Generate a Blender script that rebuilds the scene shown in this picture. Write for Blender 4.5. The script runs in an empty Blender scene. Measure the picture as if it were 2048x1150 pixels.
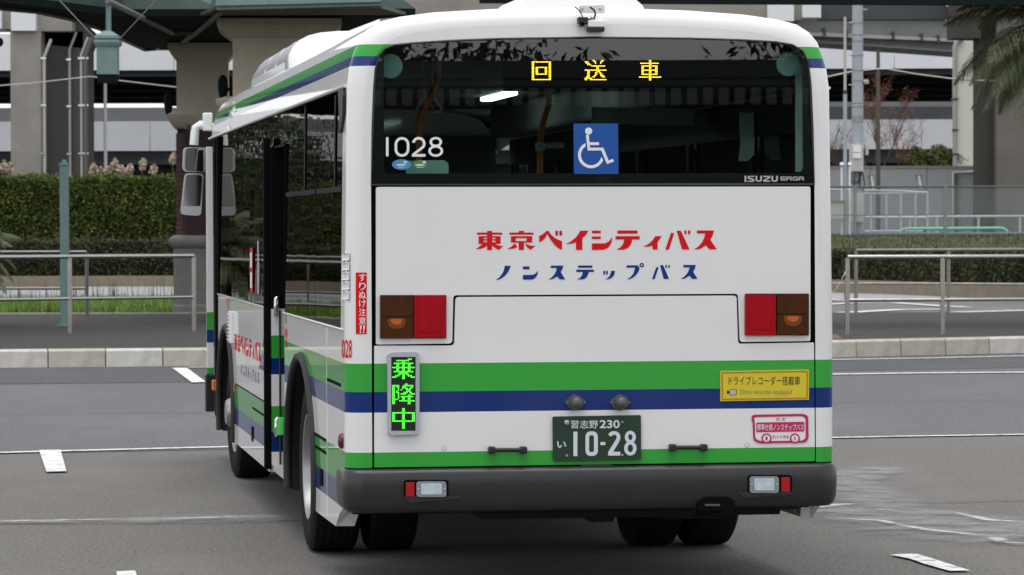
import bpy, bmesh, math, random
import numpy as np
from mathutils import Vector, Matrix
from mathutils.geometry import tessellate_polygon

random.seed(7)
RNG = np.random.default_rng(11)
scene = bpy.context.scene
COL = scene.collection

# ------------------------------------------------------------------ camera
FPX, YH, CAMH, ROLL = 6747.1, 450.56, 1.8673, -0.0024
PITCH = math.atan((YH - 575.0) / FPX)
_F = Vector((0, math.cos(PITCH), math.sin(PITCH)))
_U0 = Vector((0, -math.sin(PITCH), math.cos(PITCH)))
_R0 = Vector((1, 0, 0))
_R = _R0 * math.cos(ROLL) + _U0 * math.sin(ROLL)
_U = _R0 * -math.sin(ROLL) + _U0 * math.cos(ROLL)
CAM = Vector((0, 0, CAMH))
cd = bpy.data.cameras.new('camera')
cd.sensor_width = 36.0
cd.lens = FPX / 2048.0 * 36.0
cd.clip_end = 4000
cd.dof.use_dof = True
cd.dof.focus_distance = 17.6
cd.dof.aperture_fstop = 11.0
cam = bpy.data.objects.new('camera', cd)
COL.objects.link(cam)
cam.matrix_world = Matrix(((_R.x, _U.x, -_F.x, CAM.x), (_R.y, _U.y, -_F.y, CAM.y), (_R.z, _U.z, -_F.z, CAM.z), (0, 0, 0, 1)))
scene.camera = cam

# ------------------------------------------------------------------ sky and sun (overcast)
SUN_EL, SUN_AZ = math.radians(80), math.radians(205)     # azimuth clockwise from +Y (north)
w = bpy.data.worlds.new('World'); scene.world = w; w.use_nodes = True
nt = w.node_tree; nt.nodes.clear()
sky = nt.nodes.new('ShaderNodeTexSky'); sky.sky_type = 'NISHITA'
sky.sun_disc = False; sky.sun_elevation = SUN_EL; sky.sun_rotation = SUN_AZ
sky.air_density = 1.0; sky.dust_density = 1.0; sky.ozone_density = 1.0
hs = nt.nodes.new('ShaderNodeHueSaturation'); hs.inputs['Saturation'].default_value = 0.16
bg = nt.nodes.new('ShaderNodeBackground'); bg.inputs['Strength'].default_value = 0.15
wo = nt.nodes.new('ShaderNodeOutputWorld')
nt.links.new(sky.outputs[0], hs.inputs['Color']); nt.links.new(hs.outputs[0], bg.inputs['Color']); nt.links.new(bg.outputs[0], wo.inputs['Surface'])
sd = bpy.data.lights.new('sun', 'SUN'); sd.energy = 1.1; sd.angle = math.radians(50); sd.color = (1.0, 0.97, 0.93)
sun = bpy.data.objects.new('sun', sd); COL.objects.link(sun)
_sd = Vector((math.sin(SUN_AZ) * math.cos(SUN_EL), math.cos(SUN_AZ) * math.cos(SUN_EL), math.sin(SUN_EL)))
sun.rotation_euler = _sd.to_track_quat('Z', 'Y').to_euler()
sun.location = (0, 0, 40)
scene.view_settings.view_transform = 'Standard'; scene.view_settings.look = 'None'
scene.view_settings.gamma = 1.0; scene.view_settings.use_curve_mapping = False
scene.view_settings.exposure = 0.74
scene.cycles.use_denoising = True
scene.cycles.max_bounces = 8; scene.cycles.transparent_max_bounces = 16
scene.cycles.caustics_reflective = False; scene.cycles.caustics_refractive = False

# ------------------------------------------------------------------ pixels to places
HW = 1.256                                   # half width of the bus
TH, BX, BY = 0.1558, 0.4119, 17.0137          # bus heading and position of its rear centre
_A = Vector((math.cos(TH), math.sin(TH), 0)); _B = Vector((-math.sin(TH), math.cos(TH), 0)); _O = Vector((BX, BY, 0))
def ray(px, py): return _F + _R * ((px - 1024) / FPX) - _U * ((py - 575) / FPX)
def _loc(v): return Vector((v.dot(_A), v.dot(_B), v.z))
_CL = _loc(CAM - _O)
def R(px, py, y=0.0):                         # bus frame, plane y = const (rear face y = 0)
    d = _loc(ray(px, py)); return _CL + d * ((y - _CL.y) / d.y)
def S(px, py, x=-HW):                         # bus frame, plane x = const (left flank)
    d = _loc(ray(px, py)); return _CL + d * ((x - _CL.x) / d.x)
def G(px, py, z=0.0):                         # world, horizontal plane
    d = ray(px, py); return CAM + d * ((z - CAMH) / d.z)
def D(px, py, Z):                             # world, at a known distance
    d = ray(px, py); return CAM + d * (Z / d.y)
def proj_local(p):
    v = _O + _A * p.x + _B * p.y + Vector((0, 0, p.z)) - CAM
    t = v.dot(_F); return 1024 + FPX * v.dot(_R) / t, 575 - FPX * v.dot(_U) / t
CR = 0.085                                    # rear corner radius in plan
def corner(px, py, off=0.002):                # point on the rounded rear-left corner of the bus
    lo, hi = 0.0, math.pi / 2
    q = R(px, py, -off)
    if q.x > -(HW - CR): return q
    for _ in range(30):
        a = (lo + hi) / 2
        p = Vector((-(HW - CR) - (CR + off) * math.sin(a), CR - (CR + off) * math.cos(a), q.z))
        if proj_local(p)[0] > px: lo = a
        else: hi = a
    if lo > 1.55: return S(px, py, -HW - off)
    for _ in range(4):
        p.z += (proj_local(p)[1] - py) * 17.1 / FPX
    return p

# ------------------------------------------------------------------ materials
MATS = {}
def _new(name):
    m = bpy.data.materials.new(name); m.use_nodes = True
    return m, m.node_tree, m.node_tree.nodes['Principled BSDF']
def mat(name, col, rough=0.5, metal=0.0, vary=0.0, scale=8.0, bump=0.0, bscale=60.0, coat=0.0, spec=0.5, emit=None, estr=0.0, stretch=None, dirt=None):
    if name in MATS: return MATS[name]
    m, t, p = _new(name)
    p.inputs['Base Color'].default_value = (*col, 1); p.inputs['Roughness'].default_value = rough
    p.inputs['Metallic'].default_value = metal; p.inputs['Coat Weight'].default_value = coat
    p.inputs['Specular IOR Level'].default_value = spec; p.inputs['Coat Roughness'].default_value = 0.06
    if emit: p.inputs['Emission Color'].default_value = (*emit, 1); p.inputs['Emission Strength'].default_value = estr
    tc = t.nodes.new('ShaderNodeTexCoord'); src = tc.outputs['Object']
    if stretch:
        mp = t.nodes.new('ShaderNodeMapping'); mp.inputs['Scale'].default_value = stretch
        t.links.new(src, mp.inputs['Vector']); src = mp.outputs[0]
    if vary:
        n = t.nodes.new('ShaderNodeTexNoise'); n.inputs['Scale'].default_value = scale; n.inputs['Detail'].default_value = 6; n.inputs['Roughness'].default_value = 0.65
        t.links.new(src, n.inputs['Vector'])
        r = t.nodes.new('ShaderNodeValToRGB'); e = r.color_ramp.elements
        e[0].position = 0.3; e[1].position = 0.7
        e[0].color = (*[c * (1 - vary) for c in col], 1); e[1].color = (*[min(1, c * (1 + vary)) for c in col], 1)
        t.links.new(n.outputs['Fac'], r.inputs['Fac']); out = r.outputs['Color']
        if dirt:
            n2 = t.nodes.new('ShaderNodeTexNoise'); n2.inputs['Scale'].default_value = dirt[1]; n2.inputs['Detail'].default_value = 8; n2.inputs['Roughness'].default_value = 0.7
            t.links.new(src, n2.inputs['Vector'])
            mr = t.nodes.new('ShaderNodeMapRange'); mr.inputs['From Min'].default_value = 0.48; mr.inputs['From Max'].default_value = 0.72; mr.inputs['To Max'].default_value = dirt[2]
            t.links.new(n2.outputs['Fac'], mr.inputs['Value'])
            mx = t.nodes.new('ShaderNodeMix'); mx.data_type = 'RGBA'; mx.inputs[7].default_value = (*dirt[0], 1)
            t.links.new(mr.outputs[0], mx.inputs[0]); t.links.new(out, mx.inputs[6]); out = mx.outputs[2]
        t.links.new(out, p.inputs['Base Color'])
    if bump:
        n = t.nodes.new('ShaderNodeTexNoise'); n.inputs['Scale'].default_value = bscale; n.inputs['Detail'].default_value = 5
        t.links.new(src, n.inputs['Vector'])
        b = t.nodes.new('ShaderNodeBump'); b.inputs['Strength'].default_value = bump; b.inputs['Distance'].default_value = 0.01
        t.links.new(n.outputs['Fac'], b.inputs['Height']); t.links.new(b.outputs[0], p.inputs['Normal'])
    MATS[name] = m; return m
def leafmat(name, c0, c1, c2=None, rough=0.6):
    m, t, p = _new(name)
    g = t.nodes.new('ShaderNodeNewGeometry'); r = t.nodes.new('ShaderNodeValToRGB'); e = r.color_ramp.elements
    e[0].color = (*c0, 1); e[1].color = (*c1, 1)
    if c2: k = e.new(0.88); k.color = (*c1, 1); e[-1].color = (*c2, 1)
    t.links.new(g.outputs['Random Per Island'], r.inputs['Fac'])
    tc = t.nodes.new('ShaderNodeTexCoord'); n = t.nodes.new('ShaderNodeTexNoise'); n.inputs['Scale'].default_value = 0.9; n.inputs['Detail'].default_value = 4
    t.links.new(tc.outputs['Object'], n.inputs['Vector'])
    mr = t.nodes.new('ShaderNodeMapRange'); mr.inputs['From Min'].default_value = 0.3; mr.inputs['From Max'].default_value = 0.7; mr.inputs['To Min'].default_value = 0.65; mr.inputs['To Max'].default_value = 1.3
    t.links.new(n.outputs['Fac'], mr.inputs['Value'])
    h = t.nodes.new('ShaderNodeHueSaturation'); t.links.new(mr.outputs[0], h.inputs['Value']); t.links.new(r.outputs[0], h.inputs['Color'])
    t.links.new(h.outputs[0], p.inputs['Base Color']); p.inputs['Roughness'].default_value = rough
    p.inputs['Specular IOR Level'].default_value = 0.3
    MATS[name] = m; return m
def glassmat(name, tint, f_ior=1.5, rough=0.0, wave=0.0, film=(1, 1, 1)):
    m, t, p = _new(name); t.nodes.remove(p)
    o = t.nodes['Material Output']
    tr = t.nodes.new('ShaderNodeBsdfTransparent'); tr.inputs[0].default_value = (*tint, 1)
    gl = t.nodes.new('ShaderNodeBsdfGlossy'); gl.inputs['Roughness'].default_value = rough; gl.inputs['Color'].default_value = (*film, 1)
    fr = t.nodes.new('ShaderNodeFresnel'); fr.inputs['IOR'].default_value = f_ior
    mx = t.nodes.new('ShaderNodeMixShader')
    if wave:
        tc = t.nodes.new('ShaderNodeTexCoord'); n = t.nodes.new('ShaderNodeTexNoise'); n.inputs['Scale'].default_value = 1.3; n.inputs['Detail'].default_value = 1
        b = t.nodes.new('ShaderNodeBump'); b.inputs['Strength'].default_value = wave; b.inputs['Distance'].default_value = 0.02
        t.links.new(tc.outputs['Object'], n.inputs['Vector']); t.links.new(n.outputs['Fac'], b.inputs['Height']); t.links.new(b.outputs[0], gl.inputs['Normal'])
    t.links.new(fr.outputs[0], mx.inputs[0]); t.links.new(tr.outputs[0], mx.inputs[1]); t.links.new(gl.outputs[0], mx.inputs[2]); t.links.new(mx.outputs[0], o.inputs['Surface'])
    MATS[name] = m; return m
def emat(name, col, s):
    return mat(name, tuple(c * 0.2 for c in col), 0.5, emit=col, estr=s)

WHITE = (0.79, 0.785, 0.785); GREEN = (0.035, 0.36, 0.045); BLUE = (0.003, 0.027, 0.165)
def paint():
    m, t, p = _new('bus_paint')
    p.inputs['Roughness'].default_value = 0.38; p.inputs['Specular IOR Level'].default_value = 0.02; p.inputs['Coat Weight'].default_value = 0.8; p.inputs['Coat Roughness'].default_value = 0.03
    tc = t.nodes.new('ShaderNodeTexCoord'); sx = t.nodes.new('ShaderNodeSeparateXYZ'); t.links.new(tc.outputs['Object'], sx.inputs[0])
    def mth(op, a, b):
        n = t.nodes.new('ShaderNodeMath'); n.operation = op
        for i, v in enumerate((a, b)):
            if isinstance(v, (int, float)): n.inputs[i].default_value = v
            else: t.links.new(v, n.inputs[i])
        return n.outputs[0]
    z, y = sx.outputs['Z'], sx.outputs['Y']
    def band(a, b): return mth('MULTIPLY', mth('GREATER_THAN', z, a), mth('LESS_THAN', z, b))
    # the upper pair of stripes stops on a slant ahead of the middle door
    rearward = mth('LESS_THAN', mth('ADD', y, mth('MULTIPLY', z, 1.7)), 6.95)
    g = mth('ADD', mth('MULTIPLY', band(1.036, 1.178), rearward), mth('ADD', band(0.568, 0.733), band(2.713, 2.772)))
    b = mth('ADD', mth('MULTIPLY', band(0.933, 1.036), rearward), mth('ADD', band(0.445, 0.568), band(2.664, 2.713)))
    def mix(f, a, c):
        n = t.nodes.new('ShaderNodeMix'); n.data_type = 'RGBA'; t.links.new(f, n.inputs[0])
        if isinstance(a, tuple): n.inputs[6].default_value = (*a, 1)
        else: t.links.new(a, n.inputs[6])
        n.inputs[7].default_value = (*c, 1); return n.outputs[2]
    c = mix(b, mix(g, WHITE, GREEN), BLUE)
    # faint road film, stronger in patches
    n = t.nodes.new('ShaderNodeTexNoise'); n.inputs['Scale'].default_value = 2.2; n.inputs['Detail'].default_value = 7
    t.links.new(tc.outputs['Object'], n.inputs['Vector'])
    mr = t.nodes.new('ShaderNodeMapRange'); mr.inputs['From Min'].default_value = 0.4; mr.inputs['From Max'].default_value = 0.75; mr.inputs['To Max'].default_value = 0.06
    t.links.new(n.outputs['Fac'], mr.inputs['Value'])
    c = mix(mr.outputs[0], c, (0.30, 0.27, 0.24)); t.links.new(c, p.inputs['Base Color'])
    MATS['bus_paint'] = m; return m
PAINT = paint()
WHITEP = mat('white_paint', WHITE, 0.38, spec=.05, coat=0.7, vary=0.02, scale=3)
BLACKM = mat('black_plastic', (0.012, 0.012, 0.013), 0.42, vary=0.15, scale=20)
RUBBER = mat('rubber', (0.018, 0.018, 0.018), 0.75, vary=0.2, scale=30, bump=0.1, bscale=120)
SEAM = mat('seam_black', (0.005, 0.005, 0.006), 0.8, spec=.04, vary=0.1, scale=30)
REARGLASS = glassmat('rear_glass', (0.62, 0.72, 0.68), 1.75)
SIDEGLASS = glassmat('side_glass', (0.66, 0.74, 0.71), 1.5, wave=0.06, film=(.62, .62, .60))
CHROME = mat('chrome', (0.62, 0.63, 0.64), 0.18, 1.0, vary=0.08, scale=30)
STEEL = mat('stainless_steel', (0.46, 0.44, 0.42), 0.22, 1.0, vary=0.10, scale=6)
RED = mat('red_film', (0.66, 0.008, 0.014), 0.5, spec=.12, vary=0.03, scale=20)
NAVY = mat('navy_film', (0.010, 0.040, 0.21), 0.5, spec=.12, vary=0.03, scale=20)
DECALW = mat('white_film', (0.80, 0.80, 0.82), 0.45, vary=0.03, scale=20)

# ------------------------------------------------------------------ mesh building
class MB:
    def __init__(s): s.v = []; s.f = []
    def add(s, vs, fs):
        o = len(s.v); s.v += [tuple(p) for p in vs]; s.f += [tuple(i + o for i in q) for q in fs]; return s
    def box(s, x0, x1, y0, y1, z0, z1):
        return s.add([(x0, y0, z0), (x1, y0, z0), (x1, y1, z0), (x0, y1, z0), (x0, y0, z1), (x1, y0, z1), (x1, y1, z1), (x0, y1, z1)],
                     [(0, 3, 2, 1), (4, 5, 6, 7), (0, 1, 5, 4), (1, 2, 6, 5), (2, 3, 7, 6), (3, 0, 4, 7)])
    def beam(s, a, b, wx, wz, up=Vector((0, 0, 1))):
        a, b = Vector(a), Vector(b); d = (b - a).normalized(); r = d.cross(up).normalized(); u = r.cross(d)
        vs = [p + r * (i * wx / 2) + u * (j * wz / 2) for p in (a, b) for i, j in ((-1, -1), (1, -1), (1, 1), (-1, 1))]
        return s.add(vs, [(0, 3, 2, 1), (4, 5, 6, 7), (0, 1, 5, 4), (1, 2, 6, 5), (2, 3, 7, 6), (3, 0, 4, 7)])
    def tube(s, pts, r, n=8, caps=True, closed=False):
        pts = [Vector(p) for p in pts]; m = len(pts)
        rs = r if isinstance(r, (list, tuple)) else [r] * m
        t0 = (pts[1] - pts[0]).normalized(); ref = Vector((0, 0, 1)) if abs(t0.z) < 0.9 else Vector((1, 0, 0))
        nrm = t0.cross(ref).normalized(); vs = []
        for i, p in enumerate(pts):
            a = pts[(i - 1) % m] if (i > 0 or closed) else p; b = pts[(i + 1) % m] if (i < m - 1 or closed) else p
            t = (b - a).normalized(); nrm = (nrm - t * nrm.dot(t)).normalized(); bn = t.cross(nrm)
            for k in range(n):
                c = 2 * math.pi * k / n; vs.append(p + (nrm * math.cos(c) + bn * math.sin(c)) * rs[i])
        fs = []
        for i in range(m if closed else m - 1):
            j = (i + 1) % m
            for k in range(n): fs.append((i * n + k, j * n + k, j * n + (k + 1) % n, i * n + (k + 1) % n))
        if caps and not closed: fs.append(tuple(range(n))); fs.append(tuple((m - 1) * n + k for k in reversed(range(n))))
        return s.add(vs, fs)
    def lathe(s, prof, n=24, origin=(0, 0, 0), axis='z', arc=2 * math.pi):
        o = Vector(origin); vs = []; full = abs(arc - 2 * math.pi) < 1e-6; cnt = n if full else n + 1
        for k in range(cnt):
            c = arc * k / n
            for r, h in prof:
                x, y = r * math.cos(c), r * math.sin(c)
                vs.append(o + (Vector((x, y, h)) if axis == 'z' else Vector((h, x, y)) if axis == 'x' else Vector((y, h, x))))
        m = len(prof); fs = []
        for k in range(n):
            j = (k + 1) % cnt
            for i in range(m - 1): fs.append((k * m + i, j * m + i, j * m + i + 1, k * m + i + 1))
        return s.add(vs, fs)
    def plate(s, loops, fmap, t=None):
        # loops: outer outline then holes, 2-D; fmap maps 2-D to 3-D; t is a thickness vector
        tri = tessellate_polygon([[Vector((p[0], p[1], 0)) for p in l] for l in loops])
        flat = [p for l in loops for p in l]; vs = [Vector(fmap(*p)) for p in flat]; n = len(vs)
        fs = [tuple(q) for q in tri]
        if t is None: return s.add(vs, fs)
        t = Vector(t); vs2 = vs + [v + t for v in vs]
        fs = fs + [tuple(i + n for i in reversed(q)) for q in fs]
        o = 0
        for l in loops:
            m = len(l)
            for i in range(m): a, b = o + i, o + (i + 1) % m; fs.append((a, b, b + n, a + n))
            o += m
        return s.add(vs2, fs)
    def loft(s, rings, closed=True, caps=False):
        n = len(rings[0]); vs = [p for r in rings for p in r]; fs = []
        for i in range(len(rings) - 1):
            for k in range(n if closed else n - 1):
                j = (k + 1) % n; fs.append((i * n + k, i * n + j, (i + 1) * n + j, (i + 1) * n + k))
        if caps: fs.append(tuple(reversed(range(n)))); fs.append(tuple((len(rings) - 1) * n + k for k in range(n)))
        return s.add(vs, fs)
    def build(s, name, m, parent=None, smooth=None, bevel=0.0, fix=True):
        me = bpy.data.meshes.new(name); me.from_pydata(s.v, [], s.f)
        if fix:
            bm = bmesh.new(); bm.from_mesh(me); bmesh.ops.recalc_face_normals(bm, faces=bm.faces); bm.to_mesh(me); bm.free()
        me.materials.append(m)
        if smooth is not None:
            me.polygons.foreach_set('use_smooth', [True] * len(me.polygons)); me.set_sharp_from_angle(angle=math.radians(smooth))
        o = bpy.data.objects.new(name, me); COL.objects.link(o)
        if parent: o.parent = parent
        if bevel:
            b = o.modifiers.new('bevel', 'BEVEL'); b.width = bevel; b.segments = 2; b.limit_method = 'ANGLE'; b.angle_limit = math.radians(40)
        return o
def tag(o, label, cat, group=None):
    o['label'] = label; o['category'] = cat
    if group: o['group'] = group
    return o
def struct(o): o['kind'] = 'structure'; return o
def stuff(o, label=None, cat=None):
    o['kind'] = 'stuff'
    if label: o['label'] = label
    if cat: o['category'] = cat
    return o
def thing(name, label, cat, loc=(0, 0, 0), rz=0.0, group=None):
    o = bpy.data.objects.new(name, None); o.empty_display_size = 0.2; COL.objects.link(o); o.location = loc; o.rotation_euler = (0, 0, rz)
    return tag(o, label, cat, group)
def rpoly(pts, r, n=5):                       # polygon with rounded corners
    out = []; m = len(pts)
    for i in range(m):
        p, a, b = Vector(pts[i]), Vector(pts[i - 1]), Vector(pts[(i + 1) % m])
        rr = r[i] if isinstance(r, (list, tuple)) else r
        if rr <= 0: out.append(tuple(p)); continue
        d1, d2 = (a - p), (b - p); l = min(rr, d1.length * 0.49, d2.length * 0.49); q1 = p + d1.normalized() * l; q2 = p + d2.normalized() * l
        for k in range(n + 1):
            u = k / n; out.append(tuple(q1 * (1 - u) ** 2 + p * (2 * u * (1 - u)) + q2 * u * u))
    return out
def rect(x0, y0, x1, y1): return [(x0, y0), (x1, y0), (x1, y1), (x0, y1)]
def circ(cx, cy, r, n=20, ry=None): return [(cx + r * math.cos(2 * math.pi * k / n), cy + (ry or r) * math.sin(2 * math.pi * k / n)) for k in range(n)]
def text_polys(s, rect_px, bold=0.0):
    # a line of lettering from the built-in font, its outline box fitted to a rectangle
    c = bpy.data.curves.new('t', 'FONT'); c.body = s; c.fill_mode = 'FRONT'; c.offset = bold; c.resolution_u = 3
    o = bpy.data.objects.new('t', c); COL.objects.link(o); bpy.context.view_layer.update()
    me = bpy.data.meshes.new_from_object(o.evaluated_get(bpy.context.evaluated_depsgraph_get()))
    vs = np.array([v.co[:2] for v in me.vertices]); fs = [tuple(p.vertices) for p in me.polygons]
    bpy.data.objects.remove(o); bpy.data.curves.remove(c); bpy.data.meshes.remove(me)
    lo, hi = vs.min(0), vs.max(0); x0, y0, x1, y1 = rect_px
    u = (vs - lo) / (hi - lo)
    return [(x0 + (x1 - x0) * a, y1 + (y0 - y1) * b) for a, b in u], fs
def lettering(name, s, rect_px, fmap, m, parent, bold=0.0):
    vs, fs = text_polys(s, rect_px, bold)
    b = MB(); b.add([fmap(*v) for v in vs], fs); return b.build(name, m, parent)
def polys(name, groups, fmap, m, parent, t=None):
    b = MB()
    for g in groups: b.plate(g, fmap, t)
    return b.build(name, m, parent)
def ribbon(pts, wd, closed=False, cap=True):
    # outline polygon(s) of a stroke of constant width with round ends
    P = [Vector(p) for p in pts]; n = len(P); L, Rr = [], []
    for i in range(n):
        a = P[i - 1] if (i > 0 or closed) else P[i]; b = P[(i + 1) % n] if (i < n - 1 or closed) else P[i]
        t = (b - a).normalized(); nn = Vector((-t.y, t.x)); L.append(P[i] + nn * wd / 2); Rr.append(P[i] - nn * wd / 2)
    if closed: return [[tuple(p) for p in L], [tuple(p) for p in Rr]] if True else None
    def capf(c, frm):
        d = frm - c; return [tuple(c + Matrix.Rotation(-math.pi * k / 6, 2) @ d) for k in range(1, 6)]
    out = [tuple(p) for p in L]
    if cap: out += capf(P[-1], L[-1])
    out += [tuple(p) for p in reversed(Rr)]
    if cap: out += capf(P[0], Rr[0])
    return [out]
def stad(x0, y0, x1, y1, n=10):               # closed stadium centre line
    r = (x1 - x0) / 2; cx = (x0 + x1) / 2
    return [(cx + r * math.cos(math.pi * k / n), y1 - r + r * math.sin(math.pi * k / n)) for k in range(n + 1)] + [(cx - r * math.cos(math.pi * k / n), y0 + r - r * math.sin(math.pi * k / n)) for k in range(n + 1)]
# ================================================================== GROUND
def wmap(z): return lambda x, y: (x, y, z)
ASPH = mat('worn_asphalt', (0.136, 0.128, 0.118), 0.92, vary=0.45, scale=38, bump=0.6, bscale=120, dirt=((0.190, 0.180, 0.170), 0.4, 0.75), stretch=(1, .55, 1))
LANE = mat('grey_asphalt', (0.110, 0.110, 0.115), 0.92, vary=0.38, scale=30, bump=0.5, bscale=110, dirt=((0.150, 0.149, 0.148), 0.35, 0.75), stretch=(1, .5, 1))
GUTTER = mat('dark_asphalt', (0.068, 0.070, 0.075), 0.9, vary=0.4, scale=20, bump=0.4, bscale=100, dirt=((0.105, 0.105, 0.105), 0.6, 0.6), stretch=(1, .5, 1))
PAVE = mat('pavement_asphalt', (0.034, 0.032, 0.031), 0.9, vary=0.35, scale=14, bump=0.3, bscale=140, stretch=(1, .4, 1))
KERB = mat('kerb_concrete', (0.50, 0.47, 0.415), 0.9, vary=0.14, scale=5, bump=0.3, bscale=60, dirt=((0.24, 0.225, 0.20), 1.6, 0.6))
def perobject(m, lo, hi):                            # each stone a little lighter or darker than its neighbours
    t = m.node_tree; p = t.nodes['Principled BSDF']; src = p.inputs['Base Color'].links[0].from_socket
    oi = t.nodes.new('ShaderNodeObjectInfo'); mr = t.nodes.new('ShaderNodeMapRange'); mr.inputs['To Min'].default_value = lo; mr.inputs['To Max'].default_value = hi
    h = t.nodes.new('ShaderNodeHueSaturation'); t.links.new(oi.outputs['Random'], mr.inputs['Value']); t.links.new(mr.outputs[0], h.inputs['Value']); t.links.new(src, h.inputs['Color'])
    mr2 = t.nodes.new('ShaderNodeMapRange'); mr2.inputs['To Min'].default_value = 1.5; mr2.inputs['To Max'].default_value = .7; t.links.new(oi.outputs['Random'], mr2.inputs['Value']); t.links.new(mr2.outputs[0], h.inputs['Saturation'])
    t.links.new(h.outputs[0], p.inputs['Base Color'])
perobject(KERB, .82, 1.12)
def linemat():
    m, t, p = _new('worn_line_paint'); p.inputs['Roughness'].default_value = 0.8
    tc = t.nodes.new('ShaderNodeTexCoord'); n = t.nodes.new('ShaderNodeTexNoise'); n.inputs['Scale'].default_value = 9; n.inputs['Detail'].default_value = 9; n.inputs['Roughness'].default_value = 0.75
    t.links.new(tc.outputs['Object'], n.inputs['Vector']); r = t.nodes.new('ShaderNodeValToRGB'); e = r.color_ramp.elements
    e[0].position = 0.36; e[1].position = 0.5; e[0].color = (0.24, 0.235, 0.23, 1); e[1].color = (0.74, 0.73, 0.71, 1)
    t.links.new(n.outputs['Fac'], r.inputs['Fac']); t.links.new(r.outputs[0], p.inputs['Base Color']); MATS['line'] = m; return m
LINE = linemat()
def smearmat(name, col, lo, hi, sc, amt):
    m, t, p = _new(name); p.inputs['Roughness'].default_value = 0.9; p.inputs['Base Color'].default_value = (*col, 1)
    tc = t.nodes.new('ShaderNodeTexCoord'); mp = t.nodes.new('ShaderNodeMapping'); mp.inputs['Scale'].default_value = (0.8, 1.0, 1)
    n = t.nodes.new('ShaderNodeTexNoise'); n.inputs['Scale'].default_value = sc; n.inputs['Detail'].default_value = 8; n.inputs['Roughness'].default_value = 0.7
    t.links.new(tc.outputs['Object'], mp.inputs[0]); t.links.new(mp.outputs[0], n.inputs['Vector'])
    mr = t.nodes.new('ShaderNodeMapRange'); mr.inputs['From Min'].default_value = lo; mr.inputs['From Max'].default_value = hi; mr.inputs['To Max'].default_value = amt
    t.links.new(n.outputs['Fac'], mr.inputs['Value']); at = t.nodes.new('ShaderNodeAttribute'); at.attribute_name = 'fade'; mu = t.nodes.new('ShaderNodeMath'); mu.operation = 'MULTIPLY'
    t.links.new(mr.outputs[0], mu.inputs[0]); t.links.new(at.outputs['Fac'], mu.inputs[1]); t.links.new(mu.outputs[0], p.inputs['Alpha']); MATS[name] = m; return m
SMEAR = smearmat('chalky_stain', (0.36, 0.355, 0.36), 0.3, 0.62, 3.0, 0.62)
SMEARB = smearmat('bright_stain', (0.62, 0.61, 0.61), 0.35, 0.55, 6.0, 0.85)

struct(MB().plate([rect(-500, -300, 500, 900)], wmap(0.0)).build('ground', ASPH))
def front_line(x): return 28.68 + 0.241 * x          # border between the worn apron and the bus lane
KP = [(-46, 38.4), (-30, 40.6), (-12, 43.4), (-6.737, 44.346), (-4.084, 44.822), (0, 45.75), (4.482, 47.172), (7.385, 48.646), (12, 51.4), (20, 57.2)]
struct(MB().plate([[(-46, front_line(-46)), (20, front_line(20))] + KP[::-1]], wmap(0.004)).build('road', LANE))
def off(pts, d):
    out = []
    for i, p in enumerate(pts):
        a = Vector(pts[max(0, i - 1)]); b = Vector(pts[min(len(pts) - 1, i + 1)]); t = (b - a).normalized(); out.append((p[0] + t.y * d, p[1] - t.x * d))
    return out
struct(MB().plate([off(KP, 4.6)[:5] + off(KP, 4.0)[5:] + KP[::-1]], wmap(0.008)).build('road_edge_strip', GUTTER))
def line_px(name, pts, wd, z=0.012):                 # painted line along photo pixels, width in metres
    P = [G(x, y) for x, y in pts]; b = MB()
    L = ribbon([(p.x, p.y) for p in P], wd, cap=False); b.plate(L, wmap(z)); return b.build(name, LINE)
def area_px(name, pts, m, z=0.012):
    return MB().plate([[(G(x, y).x, G(x, y).y) for x, y in pts]], wmap(z)).build(name, m)
LM = []
LM.append(line_px('lane_marking', [(-400, 918), (0, 907.5), (230, 901.5), (470, 895.5)], 0.13))
LM.append(line_px('lane_marking', [(1640, 878), (1850, 874), (2048, 871), (2300, 866)], 0.10))
LM.append(line_px('lane_marking', [(1640, 721.5), (1850, 718), (2048, 713.5), (2200, 709)], 0.18, 0.016))
LM.append(line_px('lane_marking', [(1640, 751), (1850, 748), (2048, 746.5), (2250, 744)], 0.22, 0.016))
LM.append(area_px('lane_marking', [(78, 903.5), (121, 902.5), (133, 946), (93, 947)], LINE, .0145))
LM.append(area_px('lane_marking', [(344, 738.5), (374, 738.5), (412, 767), (384, 768)], LINE, 0.02))
LM.append(line_px('lane_marking', [(374, 737.8), (470, 736.8)], 0.12, 0.024))
LM.append(area_px('lane_marking', [(233, 1147), (270, 1145), (280, 1170), (236, 1170)], LINE, 0.012))
LM.append(area_px('lane_marking', [(1780, 1113), (1832, 1111), (1868, 1122), (1940, 1145), (1900, 1146), (1850, 1132), (1822, 1122)], LINE, 0.012))
for o, t in zip(LM, ['long thin white line along the border of worn asphalt and lane', 'faint thin white line beside the bus on worn asphalt border', 'white edge line at the foot of the kerb by the railings', 'white lane line running parallel to the kerb edge line', 'short worn white stub branching off the long line', 'slanted white bar painted beside the kerb', 'thin white line joining the slanted bar to the kerb', 'small white dash on the near asphalt', 'broken flaking white dash on the near asphalt']):
    struct(o)
SEAMG = mat('joint_filler', (0.06, 0.058, 0.055), 0.9, vary=0.2, scale=10)
o = MB()
for pts in ([(-300, 1054), (0, 1047), (300, 1041), (600, 1036)], [(600, 1036), (1000, 1026), (1650, 1012), (2048, 1003), (2300, 997)], [(-300, 836), (0, 831), (460, 826)], [(1640, 806), (2048, 801), (2300, 797)]):
    P = [G(x, y) for x, y in pts]; o.plate(ribbon([(p.x, p.y) for p in P], 0.022, cap=False), wmap(0.010))
struct(o.build('pavement_joint', SEAMG))
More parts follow.
